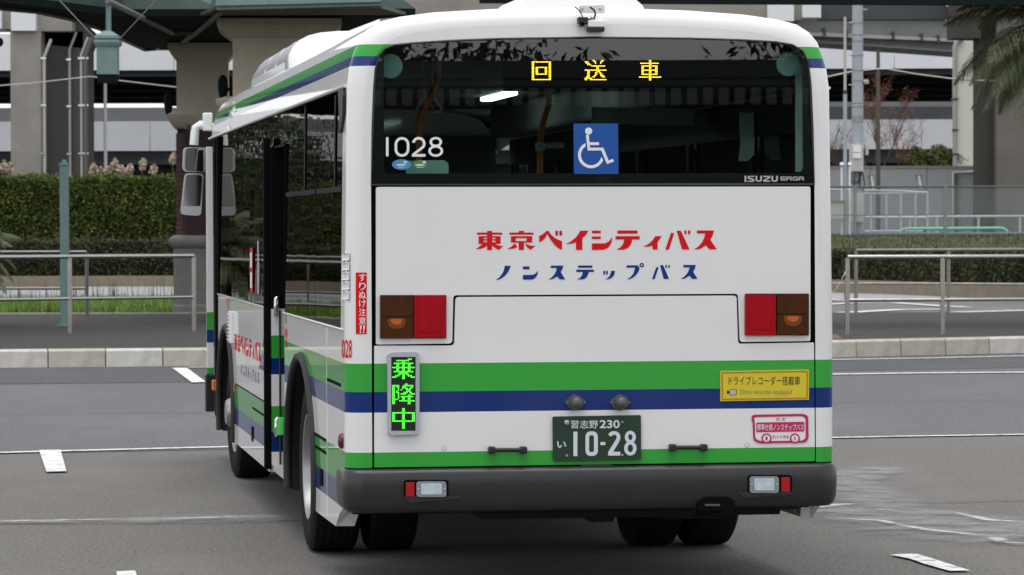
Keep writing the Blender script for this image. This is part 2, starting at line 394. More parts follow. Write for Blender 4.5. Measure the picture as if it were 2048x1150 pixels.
def smear(name, m, runs, z):
    V, F, A = [], [], []
    for pts, wd in runs:
        P = [G(x, y) for x, y in pts]; fine = []; ws = []
        for i in range(len(P) - 1):
            for k in range(6): fine.append(P[i].lerp(P[i + 1], k / 6)); ws.append(wd[i] + (wd[i + 1] - wd[i]) * k / 6)
        fine.append(P[-1]); ws.append(wd[-1]); n = len(fine); z += .0006
        for i, p in enumerate(fine):
            t = (fine[min(n - 1, i + 1)] - fine[max(0, i - 1)]).normalized(); nn = Vector((-t.y, t.x, 0)); wv = ws[i] * random.uniform(.85, 1.15); end = min(1, i / 3, (n - 1 - i) / 3)
            for k, al in ((-1, 0), (-.55, .75), (0, 1), (.55, .75), (1, 0)): V.append((p.x + nn.x * wv * k / 2, p.y + nn.y * wv * k / 2, z)); A.append(al * end)
        o = len(V) - 5 * n
        for i in range(n - 1):
            for k in range(4): F.append((o + i * 5 + k, o + i * 5 + k + 1, o + (i + 1) * 5 + k + 1, o + (i + 1) * 5 + k))
    b = MB(); b.v, b.f = V, F; ob = b.build(name, m); at_ = ob.data.attributes.new('fade', 'FLOAT', 'POINT'); at_.data.foreach_set('value', A); return struct(ob)
smear('chalky_spill', SMEAR, [([(-250, 1052), (0, 1047), (250, 1045), (430, 1040), (560, 1039), (640, 1037)], (.25, .35, .45, .75, .55, .2)),
    ([(1540, 1022), (1680, 1024), (1800, 1036), (1900, 1052), (2000, 1070), (2120, 1078)], (.6, 1.1, 1.3, 1.5, 1.6, 1.5)),
    ([(1650, 940), (1690, 962), (1760, 1005), (1800, 1026)], (.25, .5, .6, .4)), ([(1722, 968), (1750, 945), (1770, 936)], (.25, .55, .3))], .0125)
smear('bright_spill_edge', SMEARB, [([(-60, 1048), (120, 1045), (250, 1042)], (.05, .09, .04)), ([(310, 1043), (420, 1039.5), (515, 1037)], (.05, .13, .14)), ([(1600, 1020), (1660, 1015), (1725, 1011)], (.25, .22, .05)),
    ([(1640, 1040), (1760, 1046), (1850, 1064), (1990, 1079)], (.05, .09, .09, .10)), ([(1985, 1078), (2005, 1089), (2070, 1094)], (.14, .12, .06)), ([(1735, 1023), (1800, 1026)], (.04, .07)), ([(1900, 1028), (1980, 1046), (2060, 1050)], (.05, .12, .08))], .0155)

# kerb stones: each one a stone of its own
def kerb_run(x0, x1, h, step, name):
    xs = np.array([p[0] for p in KP]); ys = np.array([p[1] for p in KP])
    root = None; t = x0; objs = []
    while t < x1:
        p = Vector((t, float(np.interp(t, xs, ys)), 0)); d = Vector((1, float(np.interp(t + .4, xs, ys) - np.interp(t, xs, ys)) / .4, 0)).normalized()
        objs.append((p, math.atan2(d.y, d.x))); t += step * d.x
    return objs
KERBH = 0.245
stone = MB(); stone.loft([[Vector((x, 0.0, 0)), Vector((x, 0.012, KERBH - 0.03)), Vector((x, 0.04, KERBH)), Vector((x, 0.20, KERBH)), Vector((x, 0.20, 0))] for x in (0.006, 0.748)], caps=True)
PAVEBACK = 62.6
pv = struct(MB().plate([[(p[0], p[1] + 0.19) for p in KP] + [(20, PAVEBACK), (-46, PAVEBACK)]], wmap(0.238), (0, 0, -0.22)).build('pavement', PAVE))
base_o = None
for i, (p, a) in enumerate(kerb_run(-24, 16, KERBH, 0.755, 'kerb')):
    if base_o is None: base_o = stone.build('kerb_stone', KERB, pv, bevel=0.008); o = base_o
    else: o = base_o.copy(); COL.objects.link(o); o.parent = pv
    o.location = (p.x, p.y, 0.002 * random.random()); o.rotation_euler = (0, 0, a + random.uniform(-0.004, 0.004))
struct(MB().plate([ribbon([(p[0], p[1] + 0.1) for p in KP], 0.1, cap=False)[0]], wmap(0.01), (0, 0, 0.15)).build('kerb_bedding', SEAMG))
area_red = MB().plate([[(G(x, y, .24).x, G(x, y, .24).y) for x, y in [(1600, 667), (1672, 669), (1686, 677), (1600, 679)]]], wmap(0.2425)).build('paving_patch', mat('red_paving', (0.16, 0.085, 0.075), 0.9, vary=0.15, scale=20)); struct(area_red)
# ground beyond the pavement
struct(MB().plate([rect(-70, PAVEBACK + 0.2, 5.0, 84)], wmap(0.006)).build('grass_bed', mat('soil', (0.055, 0.05, 0.028), 0.95, vary=0.25, scale=3)))
struct(MB().box(-70, 5, PAVEBACK, PAVEBACK + 0.2, 0, 0.26).build('rear_kerb', KERB))
struct(MB().plate([rect(-90, 84, 60, 104)], wmap(0.012)).build('far_road', mat('far_asphalt', (0.30, 0.30, 0.31), 0.9, vary=0.1, scale=4)))
fl = [line_px('far_lane_marking', q, wv, 0.02) for q, wv in (([(1640, 611), (1700, 607.5), (1790, 607), (1880, 613), (1935, 616)], .35), ([(1660, 628), (1720, 625), (1800, 620.5), (1890, 620)], .45), ([(1905, 626), (1980, 624), (2060, 622)], .4), ([(1640, 599), (1690, 602)], .35))]
for o in fl: struct(o)
BROWNK = mat('brown_kerb', (0.22, 0.185, 0.135), 0.9, vary=0.15, scale=3, bump=0.2)

# ================================================================== BUS
bus = thing('bus', 'white city bus with green and blue stripes standing on the asphalt', 'bus', (BX, BY, 0), TH)
def rp(y=0.0): return lambda px, py: R(px, py, y)
# half section of the body above the bumper
HS = [(1.256, .656), (1.256, 1.0), (1.256, 1.34), (1.2505, 1.75), (1.247, 2.0), (1.243, 2.3), (1.239, 2.56), (1.226, 2.66), (1.206, 2.73), (1.177, 2.80), (1.135, 2.85), (1.07, 2.89), (.97, 2.915), (.8, 2.938), (.5, 2.957), (.25, 2.964)]
SEC = [(-x, z) for x, z in HS] + [(0, 2.966)] + [(x, z) for x, z in HS[::-1]]
def ringat(y, ins):
    kx = 1 - ins / 1.256; kz = 1 - ins / (2.966 - .656)
    return [Vector((x * kx, y, .656 + (z - .656) * kz)) for x, z in SEC]
NS = 8; rr = [ringat(CR * (1 - math.cos(a)), CR * (1 - math.sin(a))) for a in [math.pi / 2 * k / NS for k in range(NS + 1)]]
rear_shell = MB(); rear_shell.loft(rr, closed=False)
# flat border of the rear face, round the window and down the seams
WIN = [(742, 371), (745, 260), (748, 180), (751, 140), (758, 113), (770, 98), (788, 91), (830, 87), (900, 82.5), (1000, 78.5), (1190, 76), (1380, 78), (1480, 81), (1550, 85), (1585, 91), (1605, 103), (1616, 125), (1621, 170), (1625, 260), (1629, 370)]
WIN = [(x, y - 1) for x, y in WIN]
inner = [(R(744.5, 936).x, .657)] + [(R(x, y).x, R(x, y).z) for x, y in WIN] + [(R(1632, 923).x, .657)]
outer = [(p.x, p.z) for p in rr[0]]
rear_shell.plate([outer + inner[::-1]], lambda x, z: (x, 0, z))
o = rear_shell.build('rear_shell', PAINT, bus, smooth=35)
# roof: long loft, front rounding closed off by a front wall
YF = 10.62
roofsec = [i for i, (x, z) in enumerate(SEC) if z >= 2.55]
rf = MB(); rf.loft([[ringat(y, i)[k] for k in roofsec] for y, i in ((CR, 0), (2.5, 0), (5, 0), (8, 0), (YF - .45, 0), (YF - .3, .02), (YF - .15, .07), (YF - .04, .15))], closed=False)
roof = rf.build('roof', PAINT, bus, smooth=40)
for xx in (-1.02, 1.02):      # raised rib where roof and cove meet
    zz = 2.905; MB().tube([(xx, .45, zz), (xx, YF - .5, zz)], 0.008, 6).build('rain_rib', WHITEP, roof, smooth=40)
MB().plate([[(p.x, p.z) for p in ringat(0, .15)] + [(1.1, .4), (-1.1, .4)]], lambda x, z: (x, YF - .04, z), (0, -.05, 0)).build('front_panel', WHITEP, bus)
# rear panels
UP = rpoly([(752, 374), (1621, 373), (1621, 682), (1480, 684), (1476.5, 587.5), (906.5, 590.5), (904.5, 687), (752, 689)], [5, 5, 4, 7, 7, 7, 7, 4])
LO = rpoly([(911, 594), (1473, 591), (1476, 687.5), (1628, 685), (1630, 922.5), (748.5, 935), (748.5, 691.5), (908.5, 691)], [7, 7, 7, 3, 3, 3, 3, 7])
hatch = MB().plate([LO], rp(0.0), (0, .03, 0)).build('engine_hatch', PAINT, bus, bevel=0.003)
uppan = MB().plate([UP], rp(-0.002), (0, .03, 0)).build('rear_panel', WHITEP, bus, bevel=0.004)
MB().plate([[(740, 366), (1634, 366), (1636, 945), (740, 945)]], rp(0.022), (0, .01, 0)).build('seam_backing', SEAM, bus)
# plinth dip above the bumper centre
# rear window: glass, black printed border, letters
glass = MB().plate([WIN + [(1629, 358), (1626, 366), (1616, 370), (757, 370.5), (747, 367), (742, 358)][0:0] + []], rp(0.002)).build('rear_window', REARGLASS, bus)
INW = rpoly([(768, 347), (768, 98), (800, 88), (1190, 79), (1560, 86), (1604, 104), (1606, 346)], [10, 20, 20, 10, 20, 30, 14])
MB().plate([WIN, INW], rp(0.0095), (0, .003, 0)).build('window_border', mat('black_ceramic', (.006, .006, .007), .25, vary=.05), glass)
RUBT = MB(); RUBT.tube([R(x, y, 0.001) for x, y in WIN] , 0.006, 6, closed=True); RUBT.build('window_seal', BLACKM, glass, smooth=60)
def eight(cx, y0, y1, a1, a2, st, n=24):
    h = y1 - y0; b1 = h * .255; b2 = h * .29; c1 = y0 + b1; c2 = y1 - b2
    def hw(y):
        e1 = a1 * math.sqrt(max(0, 1 - ((y - c1) / b1) ** 2)); e2 = a2 * math.sqrt(max(0, 1 - ((y - c2) / b2) ** 2)); return max(e1, e2)
    ys = [y0 + h * (0.5 - 0.5 * math.cos(math.pi * k / (2 * n))) for k in range(2 * n + 1)]
    right = [(cx + hw(y), y) for y in ys]; left = [(cx - hw(y), y) for y in ys[1:-1]]
    return [right + left[::-1], circ(cx, c1, a1 - st, 18, b1 - st * .92), circ(cx, c2, a2 - st, 18, b2 - st * .92)]
def two(x0, y0, x1, y1, st):
    Rr = (x1 - x0) / 2; cx = (x0 + x1) / 2; cy = y0 + Rr; A = [math.radians(190 + 10 * k) for k in range(22)]
    out = [(cx + Rr * math.cos(a), cy + Rr * math.sin(a)) for a in A]
    inn = [(cx + (Rr - st) * math.cos(a), cy + (Rr - st) * math.sin(a)) for a in A]
    return [out + [(x0 + st * 1.5, y1 - st), (x1, y1 - st), (x1, y1), (x0, y1), (x0, y1 - st)] + inn[::-1]]
W_ = -0.004
polys('fleet_number', [ribbon([(774.5, 276.5), (774.5, 310.5)], 5.2), ribbon(stad(791.8, 276.5, 816.2, 311), 5.2, closed=True), two(824, 273.8, 851, 313.3, 5.2), eight(871.5, 273.8, 313.5, 12.5, 14.8, 5.0)], rp(W_), DECALW, glass)
# wheelchair sign
sgn = MB().plate([rpoly([(1147, 247), (1236, 247), (1237, 348), (1148, 348)], 3)], rp(-0.003), (0, .002, 0)).build('wheelchair_sign', mat('sign_blue', (.003, .075, .33), .35, vary=.03), glass)
zx = lambda l: [(1140 + u / 9.58, 240 + v / 9.58) for u, v in l]
arc = [(405 + 252 * math.cos(a), 670 + 254 * math.sin(a)) for a in [math.radians(23 + (243.5 - 23) * k / 30) for k in range(31)]]
arc += [(405 + 195 * math.cos(a), 670 + 196 * math.sin(a)) for a in [math.radians(10 + (238 - 10) * k / 30) for k in range(30, -1, -1)]]
polys('wheelchair_symbol', [[zx(circ(357, 212, 69, 22))], [zx([(303, 286), (362, 284), (372, 425), (557, 425), (557, 480), (380, 482), (383, 530), (640, 530), (740, 775), (822, 743), (843, 795), (708, 845), (598, 585), (340, 585)])], [zx(arc)]], rp(-0.005), DECALW, sgn)
# makers' lettering
GREYF = mat('silver_film', (.42, .41, .43), .4, vary=.03)
q = lambda u, v: (1470 + u / 12.05, 340 + v / 12.05)
def strk(pts, wv): return [[q(*p) for p in l] for l in ribbon(pts, wv, cap=False)]
lt = [[[q(*p) for p in rect(228, 140, 274, 288)]],
      [[q(*p) for p in [(465, 140), (465, 168), (352, 168), (350, 182), (440, 208), (468, 228), (468, 262), (445, 288), (302, 288), (302, 258), (415, 258), (418, 246), (330, 218), (302, 200), (302, 165), (325, 140)]]],
      [[q(*p) for p in [(492, 140), (538, 140), (538, 235), (552, 252), (590, 252), (606, 235), (606, 140), (652, 140), (652, 245), (612, 284), (532, 284), (492, 245)]]],
      [[q(*p) for p in [(680, 140), (850, 140), (850, 190), (752, 246), (752, 254), (850, 254), (850, 284), (680, 284), (680, 240), (785, 182), (785, 170), (680, 170)]]],
      [[q(*p) for p in [(875, 140), (920, 140), (920, 235), (935, 252), (972, 252), (988, 235), (988, 140), (1034, 140), (1034, 245), (995, 284), (912, 284), (875, 245)]]]]
lt += [[[q(*p) for p in [(1095, 158), (1225, 158), (1225, 178), (1130, 178), (1122, 188), (1122, 196), (1225, 196), (1225, 214), (1122, 214), (1122, 222), (1130, 232), (1225, 232), (1225, 254), (1118, 254), (1095, 236)]]],
       [[q(*p) for p in [(1240, 158), (1350, 158), (1372, 175), (1372, 198), (1350, 214), (1374, 254), (1342, 254), (1318, 216), (1268, 216), (1268, 254), (1240, 254)]], [q(*p) for p in [(1268, 178), (1340, 178), (1346, 186), (1340, 197), (1268, 197)]]],
       [[q(*p) for p in [(1410, 158), (1515, 158), (1515, 178), (1420, 178), (1414, 186), (1414, 226), (1420, 234), (1484, 234), (1488, 228), (1488, 216), (1445, 216), (1445, 198), (1516, 198), (1516, 240), (1498, 254), (1406, 254), (1388, 240), (1388, 174)]]],
       [[q(*p) for p in [(1548, 158), (1640, 158), (1660, 174), (1660, 254), (1632, 254), (1632, 222), (1558, 222), (1558, 254), (1530, 254), (1530, 174)]], [q(*p) for p in [(1558, 202), (1632, 202), (1632, 184), (1626, 178), (1564, 178), (1558, 184)]]]]
polys('maker_lettering', lt, rp(W_), GREYF, glass)
# oval stickers under the fleet number
for cx_, c_, nm in ((803, (.06, .25, .52), 'blue_sticker'), (841, (.07, .20, .06), 'green_sticker')):
    st = polys(nm, [[circ(cx_, 329 - (cx_ > 820) * .5, 19 if cx_ < 820 else 15, 24, 10.5 if cx_ < 820 else 8.5)]], rp(-0.003), mat(nm, c_, .4, vary=.1, scale=60), glass)
    polys('sticker_print', [[circ(cx_ - 1, 330, 10, 12, 2.2)], [rect(cx_ + 4, 322, cx_ + 11, 327)], [rect(cx_ - 8, 334, cx_ + 6, 335.2)]], rp(-0.005), mat('sticker_print', (.55, .62, .62), .5, vary=.2, scale=200), st)

# destination display behind the glass
def dots(rows, x0, y0, dx, dy, r, y, m, name, parent, slope=0.0):
    b = MB()
    for j, cols in enumerate(rows):
        for c in cols:
            cx, cy = x0 + c * dx, y0 + j * dy + slope * c; p = R(cx, cy, y); s = r
            b.add([p + Vector((-s, 0, 0)), p + Vector((0, 0, -s)), p + Vector((s, 0, 0)), p + Vector((0, 0, s))], [(0, 1, 2, 3)])
    return b.build(name, m, parent)
rg = lambda a, b: list(range(a, b + 1))
KAI = [rg(0, 14)] + [[0, 1, 13, 14]] * 3 + [[0, 1] + rg(3, 11) + [13, 14]] + [[0, 1, 3, 4, 10, 11, 13, 14]] * 4 + [[0, 1] + rg(3, 11) + [13, 14]] + [[0, 1, 13, 14]] * 3 + [rg(0, 14)]
SOU = [[6, 7, 13, 14], [0, 1, 2, 7, 8, 12, 13], [1, 2, 3, 8, 12], [2, 3, 4], rg(5, 15), [9, 10], [9, 10], rg(0, 16), [2, 3, 9, 10, 11], [2, 3, 8, 9, 11, 12], [2, 3, 8, 9, 12, 13], [2, 3, 7, 8, 12, 13, 14], [1, 2, 3, 6, 7, 13, 14, 15], rg(0, 5), [0, 1] + rg(4, 16)]
CAR = [[8, 9], [8, 9], rg(1, 15), [8, 9], rg(2, 14), [2, 3, 8, 9, 13, 14], [2, 3, 8, 9, 13, 14], rg(2, 14), [2, 3, 8, 9, 13, 14], [2, 3, 8, 9, 13, 14], rg(2, 14), [8, 9], rg(0, 17), [8, 9], [8, 9]]
AMBER = emat('amber_led', (1.0, .60, .03), 3.4); GREENL = emat('green_led', (.06, 1.0, .03), 1.7)
disp = MB().plate([rect(1010, 98, 1380, 182)], rp(0.06), (0, .06, 0)).build('destination_display', mat('display_black', (.004, .004, .005), .8, vary=.05, spec=.1), bus)
dots(KAI, 1064.6, 123.9, 2.6, 2.71, .0029, .056, AMBER, 'led_character', disp)
dots(SOU, 1170.5, 121, 2.58, 2.73, .0029, .056, AMBER, 'led_character', disp)
dots(CAR, 1279, 121, 2.5, 2.76, .0029, .056, AMBER, 'led_character', disp)

# lettering on the rear panel (one mesh per character)
z1 = lambda l: [(940 + u / 7.877, 450 + v / 7.877) for u, v in l]
z2 = lambda l: [(1180 + u / 7.877, 450 + v / 7.877) for u, v in l]
z3 = lambda l: [(980 + u / 9.309, 515 + v / 9.309) for u, v in l]
z4 = lambda l: [(1190 + u / 9.309, 515 + v / 9.309) for u, v in l]
REDCH = [
 [[z1([(270, 92), (348, 92), (348, 118), (508, 118), (508, 152), (348, 152), (348, 175), (482, 175), (482, 296), (395, 296), (440, 318), (480, 328), (525, 330), (455, 392), (420, 375), (375, 345), (348, 318), (348, 395), (270, 395), (270, 325), (235, 350), (180, 372), (85, 380), (140, 345), (185, 310), (200, 297), (136, 297), (136, 175), (270, 175), (270, 152), (110, 152), (110, 118), (270, 118)])] + [z1(rect(*r)) for r in ((215, 200, 269, 222), (215, 244, 269, 270), (349, 200, 402, 222), (349, 244, 402, 270))]],
 [[z1([(770, 90), (848, 90), (848, 118), (1003, 118), (1003, 152), (620, 152), (620, 118), (770, 118)])], [z1([(645, 175), (980, 175), (980, 275), (850, 275), (850, 392), (768, 392), (768, 275), (645, 275)]), z1(rect(722, 206, 892, 252))], [z1([(705, 290), (748, 345), (700, 368), (650, 376), (585, 378), (645, 345)])], [z1([(865, 285), (910, 310), (965, 325), (1033, 327), (955, 390), (905, 355), (878, 318)])]],
 [[z1([(1090, 172), (1140, 150), (1205, 92), (1238, 92), (1275, 150), (1340, 205), (1390, 232), (1450, 255), (1450, 388), (1390, 365), (1330, 310), (1270, 230), (1215, 140), (1195, 190), (1150, 240), (1090, 275)])], [z1(rect(1345, 90, 1387, 165))], [z1(rect(1408, 90, 1450, 165))]],
 [[z1([(1735, 88), (1867, 88), (1830, 150), (1770, 210), (1770, 392), (1670, 392), (1670, 270), (1620, 290), (1560, 297), (1505, 297), (1590, 260), (1670, 190), (1710, 140)])]],
 [[z2(rect(30, 88, 170, 130))], [z2(rect(30, 180, 170, 220))], [z2([(30, 290), (240, 288), (300, 255), (335, 210), (350, 178), (345, 250), (320, 315), (280, 360), (215, 390), (30, 392)])]],
 [[z2(rect(433, 85, 748, 135))], [z2([(402, 175), (783, 175), (783, 227), (665, 227), (655, 280), (625, 335), (580, 370), (530, 388), (415, 388), (480, 350), (520, 300), (540, 227), (402, 227)])]],
 [[z2([(1030, 175), (1130, 175), (1100, 225), (1065, 265), (1065, 385), (985, 385), (985, 325), (930, 340), (835, 340), (920, 300), (985, 240)])]],
 [[z2([(1275, 125), (1328, 125), (1243, 388), (1187, 388)])], [z2([(1365, 88), (1430, 88), (1570, 385), (1450, 385)])], [z2(rect(1487, 85, 1520, 143))], [z2(rect(1545, 85, 1580, 143))]],
 [[z2([(1685, 85), (1955, 85), (1935, 160), (1895, 232), (2000, 383), (1885, 383), (1820, 318), (1770, 358), (1715, 380), (1635, 385), (1705, 340), (1770, 265), (1800, 200), (1815, 133), (1685, 133)])]]]
BLUECH = [
 [[z3([(275, 153), (388, 153), (350, 245), (290, 330), (220, 385), (160, 412), (105, 415), (175, 370), (230, 300), (262, 230)])]],
 [[z3(rect(613, 165, 735, 218))], [z3([(613, 325), (790, 323), (845, 300), (880, 262), (893, 235), (885, 310), (860, 360), (825, 392), (785, 410), (613, 410)])]],
 [[z3([(1132, 150), (1367, 150), (1350, 210), (1315, 270), (1402, 408), (1303, 408), (1245, 348), (1200, 385), (1150, 405), (1085, 410), (1150, 370), (1205, 305), (1235, 240), (1245, 193), (1132, 193)])]],
 [[z3(rect(1640, 148, 1905, 190))], [z3([(1608, 226), (1935, 226), (1935, 268), (1838, 268), (1825, 320), (1795, 370), (1755, 397), (1710, 408), (1620, 408), (1675, 380), (1715, 330), (1730, 268), (1608, 268)])]],
 [[z4(rect(155, 248, 187, 315))], [z4(rect(205, 248, 238, 315))], [z4([(298, 248), (373, 248), (365, 305), (335, 355), (290, 390), (245, 405), (188, 408), (245, 375), (280, 330), (297, 280)])]],
 [[z4([(587, 145), (798, 145), (830, 198), (810, 260), (760, 330), (700, 378), (650, 400), (590, 405), (655, 370), (715, 300), (748, 188), (587, 188)])], [z4(circ(870, 142, 42)), z4(circ(870, 142, 18))]],
 [[z4([(1140, 180), (1185, 180), (1110, 402), (1062, 402)])], [z4([(1212, 142), (1268, 142), (1380, 398), (1280, 398)])], [z4(rect(1310, 140, 1340, 190))], [z4(rect(1365, 140, 1395, 190))]],
 [[z4([(1645, 138), (1875, 138), (1860, 205), (1825, 262), (1908, 397), (1810, 397), (1755, 335), (1700, 375), (1655, 395), (1597, 398), (1665, 355), (1720, 290), (1748, 235), (1760, 183), (1645, 183)])]]]
for g in REDCH: polys('red_character', g, rp(-0.004), RED, uppan)
for g in BLUECH: polys('blue_character', g, rp(-0.004), NAVY, uppan)

# tail lamp clusters
LENSR = mat('red_lens', (.36, .002, .010), .2, vary=.15, scale=40, spec=.15, bump=.25, bscale=220)
LENSA = mat('amber_lens', (.062, .019, .003), .2, vary=.2, scale=30, spec=.15, bump=.25, bscale=220)
LENSC = mat('amber_halo', (.17, .045, .005), .3, vary=.15, scale=50)
LENSB = mat('amber_bulb', (.50, .11, .008), .3, vary=.15, scale=50)
LAMPB = mat('lamp_housing', (.05, .012, .010), .4, vary=.1)
for (a, b_, c_) in (((760, 591, 826, 677), (828, 590, 893, 676), 793), ((1554, 587, 1618, 670), (1490, 589, 1552, 671), 1586)):
    lamp = MB().plate([rpoly(rect(min(a[0], b_[0]), min(a[1], b_[1]), max(a[2], b_[2]), max(a[3], b_[3])), 2)], rp(-.004), (0, .01, 0)).build('tail_lamp', LAMPB, bus)
    x0, y0, x1, y1 = a
    for k, (ya, yb) in enumerate(((y0 + .5, y0 + (y1 - y0) * .5 - 1), (y0 + (y1 - y0) * .5 + .5, y1 - .5))):
        MB().plate([rpoly(rect(x0 + .5, ya, x1 - .5, yb), 2)], rp(-.024), (0, .024, 0)).build('amber_lens', LENSA, lamp, bevel=.004)
    ym = y0 + (y1 - y0) * .5
    MB().plate([rpoly([(c_ - 20, ym + 2.5), (c_ + 20, ym + 2.5), (c_ + 15, ym + 20), (c_, ym + 25), (c_ - 15, ym + 20)], 8)], rp(-.0252), (0, .001, 0)).build('bulb_halo', LENSC, lamp)
    MB().plate([rpoly([(c_ - 13, ym + 4), (c_ + 13, ym + 4), (c_ + 9, ym + 13), (c_, ym + 16), (c_ - 9, ym + 13)], 5)], rp(-.0265), (0, .001, 0)).build('bulb_glow', LENSB, lamp)
    x0, y0, x1, y1 = b_
    MB().plate([rpoly(rect(x0 + .5, y0 + .5, x1 - .5, y1 - .5), 2)], rp(-.022), (0, .022, 0)).build('red_lens', LENSR, lamp, bevel=.004)
    MB().plate([rpoly(rect(x0 + 9, y0 + 10, x1 - 9, y1 - 12), 2)], rp(-.025), (0, .003, 0)).build('red_lens_centre', LENSR, lamp, bevel=.002)

# green boarding sign
fr_out = rpoly([(775, 710), (784, 705), (833, 704), (839, 709), (839, 864), (834, 869), (783, 871), (776, 866)], 3); fr_in = rect(782.5, 714, 831.5, 862)
SIGNG = mat('sign_frame_grey', (.40, .43, .47), .4, vary=.05, scale=20)
sg = MB().plate([fr_out, fr_in], rp(-.028), (0, .028, 0)).build('boarding_sign', SIGNG, bus, bevel=.008)
MB().plate([fr_in], rp(-.016), (0, .014, 0)).build('sign_face', mat('sign_face', (.012, .014, .012), .35, vary=.1, scale=60), sg)
JO = [[11, 12, 13], rg(3, 11), [7, 8], rg(1, 14), [3, 4, 7, 8, 11, 12], [3, 4, 7, 8, 11, 12], rg(0, 15), [3, 4, 7, 8, 11, 12], [3, 4, 7, 8, 11, 12], rg(1, 14), rg(5, 10), [4, 5, 7, 8, 10, 11], [2, 3, 4, 7, 8, 11, 12, 13], [0, 1, 2, 7, 8, 13, 14, 15], [7, 8]]
KO = [[9, 10], rg(0, 4) + rg(8, 14), [0, 1, 3, 4, 7, 8, 9, 13, 14], [0, 1, 4, 7, 9, 10, 12, 13], [0, 1, 4, 6, 10, 11, 12], [0, 1, 3, 10, 11, 12], [0, 1, 3, 4, 8, 9, 10, 12, 13], [0, 1, 4, 6, 7, 8, 9, 13, 14, 15], [0, 1, 4, 11, 12], [0, 1, 4] + rg(6, 14), [0, 1, 4, 7, 8, 11, 12], [0, 1, 2, 3, 7, 8, 11, 12], [0, 1] + rg(5, 15), [0, 1, 11, 12], [0, 1, 11, 12]]
CHU = [[7, 8]] * 3 + [rg(0, 15)] + [[0, 1, 7, 8, 14, 15]] * 5 + [rg(0, 15)] + [[7, 8]] * 5
for rows, y0 in ((JO, 718.4), (KO, 768.4), (CHU, 817.4)): dots(rows, 785.8, y0, 2.82, 2.76, .0035, -.0175, GREENL, 'led_character', sg)

# number plate
PLG = mat('plate_green', (.012, .040, .022), .4, vary=.06, scale=30); PLW = mat('plate_white', (.66, .70, .74), .45, vary=.03, scale=30)
plate = MB().plate([rpoly([(1105, 833), (1282, 830), (1282.5, 919), (1106, 922)], 4)], rp(-.016), (0, .006, 0)).build('number_plate', PLG, bus, bevel=.002)
MB().plate([rect(1120, 850, 1270, 905)], rp(-.010), (0, .012, 0)).build('plate_bracket', BLACKM, plate)
pq = lambda u, v: (1095 + u / 7.665, 780 + v / 7.665)
pm = lambda u, v: R(*pq(u, v), -.018)
polys('plate_digit', [[rect(397, 638, 458, 1013)]], pm, PLW, plate)
polys('plate_digit', [rpoly(rect(582, 633, 772, 1012), 95, 10), rpoly(rect(638, 692, 712, 952), 37, 10)] and [[rpoly(rect(582, 633, 772, 1012), 93, 8), rpoly(rect(638, 692, 712, 952), 36, 8)]], pm, PLW, plate)
polys('plate_dash', [[rect(812, 797, 886, 845)]], pm, PLW, plate)
polys('plate_digit', [[[(930, 685), (955, 650), (990, 633), (1030, 630), (1070, 640), (1100, 665), (1117, 705), (1115, 750), (1095, 800), (1005, 947), (1117, 947), (1117, 1005), (930, 1005), (930, 950), (1040, 775), (1058, 740), (1060, 710), (1045, 690), (1025, 685), (1000, 692), (970, 715)]]], pm, PLW, plate)
polys('plate_digit', [eight(1270, 625, 1004, 85, 95, 54)], pm, PLW, plate)
lettering('plate_region', '習志野', (357, 463, 775, 590), pm, PLW, plate, bold=.007)
lettering('plate_class', '230', (800, 460, 1108, 586), pm, PLW, plate, bold=.02)
lettering('plate_kana', 'い', (148, 785, 285, 888), pm, PLW, plate, bold=.02)
for u, v, r_ in ((298, 500, 42), (1147, 492, 20), (296, 1006, 20), (1147, 998, 20)):
    p = pm(u, v); MB().lathe([(0, -.004), (r_ / 7.665 / 395 * .7, -.004), (r_ / 7.665 / 395, 0), (r_ / 7.665 / 395, .004)], 14, p, 'y').build('plate_bolt', mat('bolt_grey', (.45, .44, .42), .45, .6, vary=.2, scale=300), plate, smooth=50)
# number plate lamps
for cx_ in (1150, 1239.5):
    q0 = lambda u, v, c=cx_: R(c + (u - 425) / 7.665, 780 + v / 7.665, -.002)
    lm = MB().plate([rpoly([(258, 190), (350, 95), (425, 58), (500, 95), (590, 185), (500, 285), (425, 318), (345, 285)], 25)], q0, (0, -.016, 0)).build('plate_lamp', mat('lamp_grey', (.085, .085, .086), .4, vary=.1, scale=40), bus, bevel=.004)
    c = q0(430, 190); MB().lathe([(.031, 0), (.031, -.03), (.027, -.043), (.016, -.052), (0, -.055)], 20, c + Vector((0, -.012, 0)), 'y').build('lamp_dome', MATS['lamp_grey'], lm, smooth=50)
    for u in (302, 562):
        MB().lathe([(.004, 0), (.004, -.003), (0, -.003)], 8, q0(u, 188) + Vector((0, -.016, 0)), 'y').build('screw', CHROME, lm)
# hatch handles
for (xa, xb, yc) in ((975, 1052, 899), (1336, 1412, 894)):
    a, b_ = R(xa + 7, yc), R(xb - 7, yc); h = MB().tube([a + Vector((0, -.035, 0)), b_ + Vector((0, -.035, 0))], .011, 10).build('hatch_handle', BLACKM, bus, smooth=50)
    for p in (a, b_): MB().box(p.x - .018, p.x + .018, -.05, -.0005, p.z - .019, p.z + .017).build('handle_foot', BLACKM, h, bevel=.008)
for px_, py_ in ((888, 895.5), (1494, 889)):
    MB().lathe([(.0095, 0), (.0095, -.003), (.0125, -.003), (.0125, 0)], 18, R(px_, py_), 'y').build('key_cap', mat('cap_grey', (.5, .5, .5), .4, vary=.05), bus)
    MB().lathe([(0.0, -.0025), (.0095, -.002)], 18, R(px_, py_), 'y').build('key_cap', WHITEP, bus)
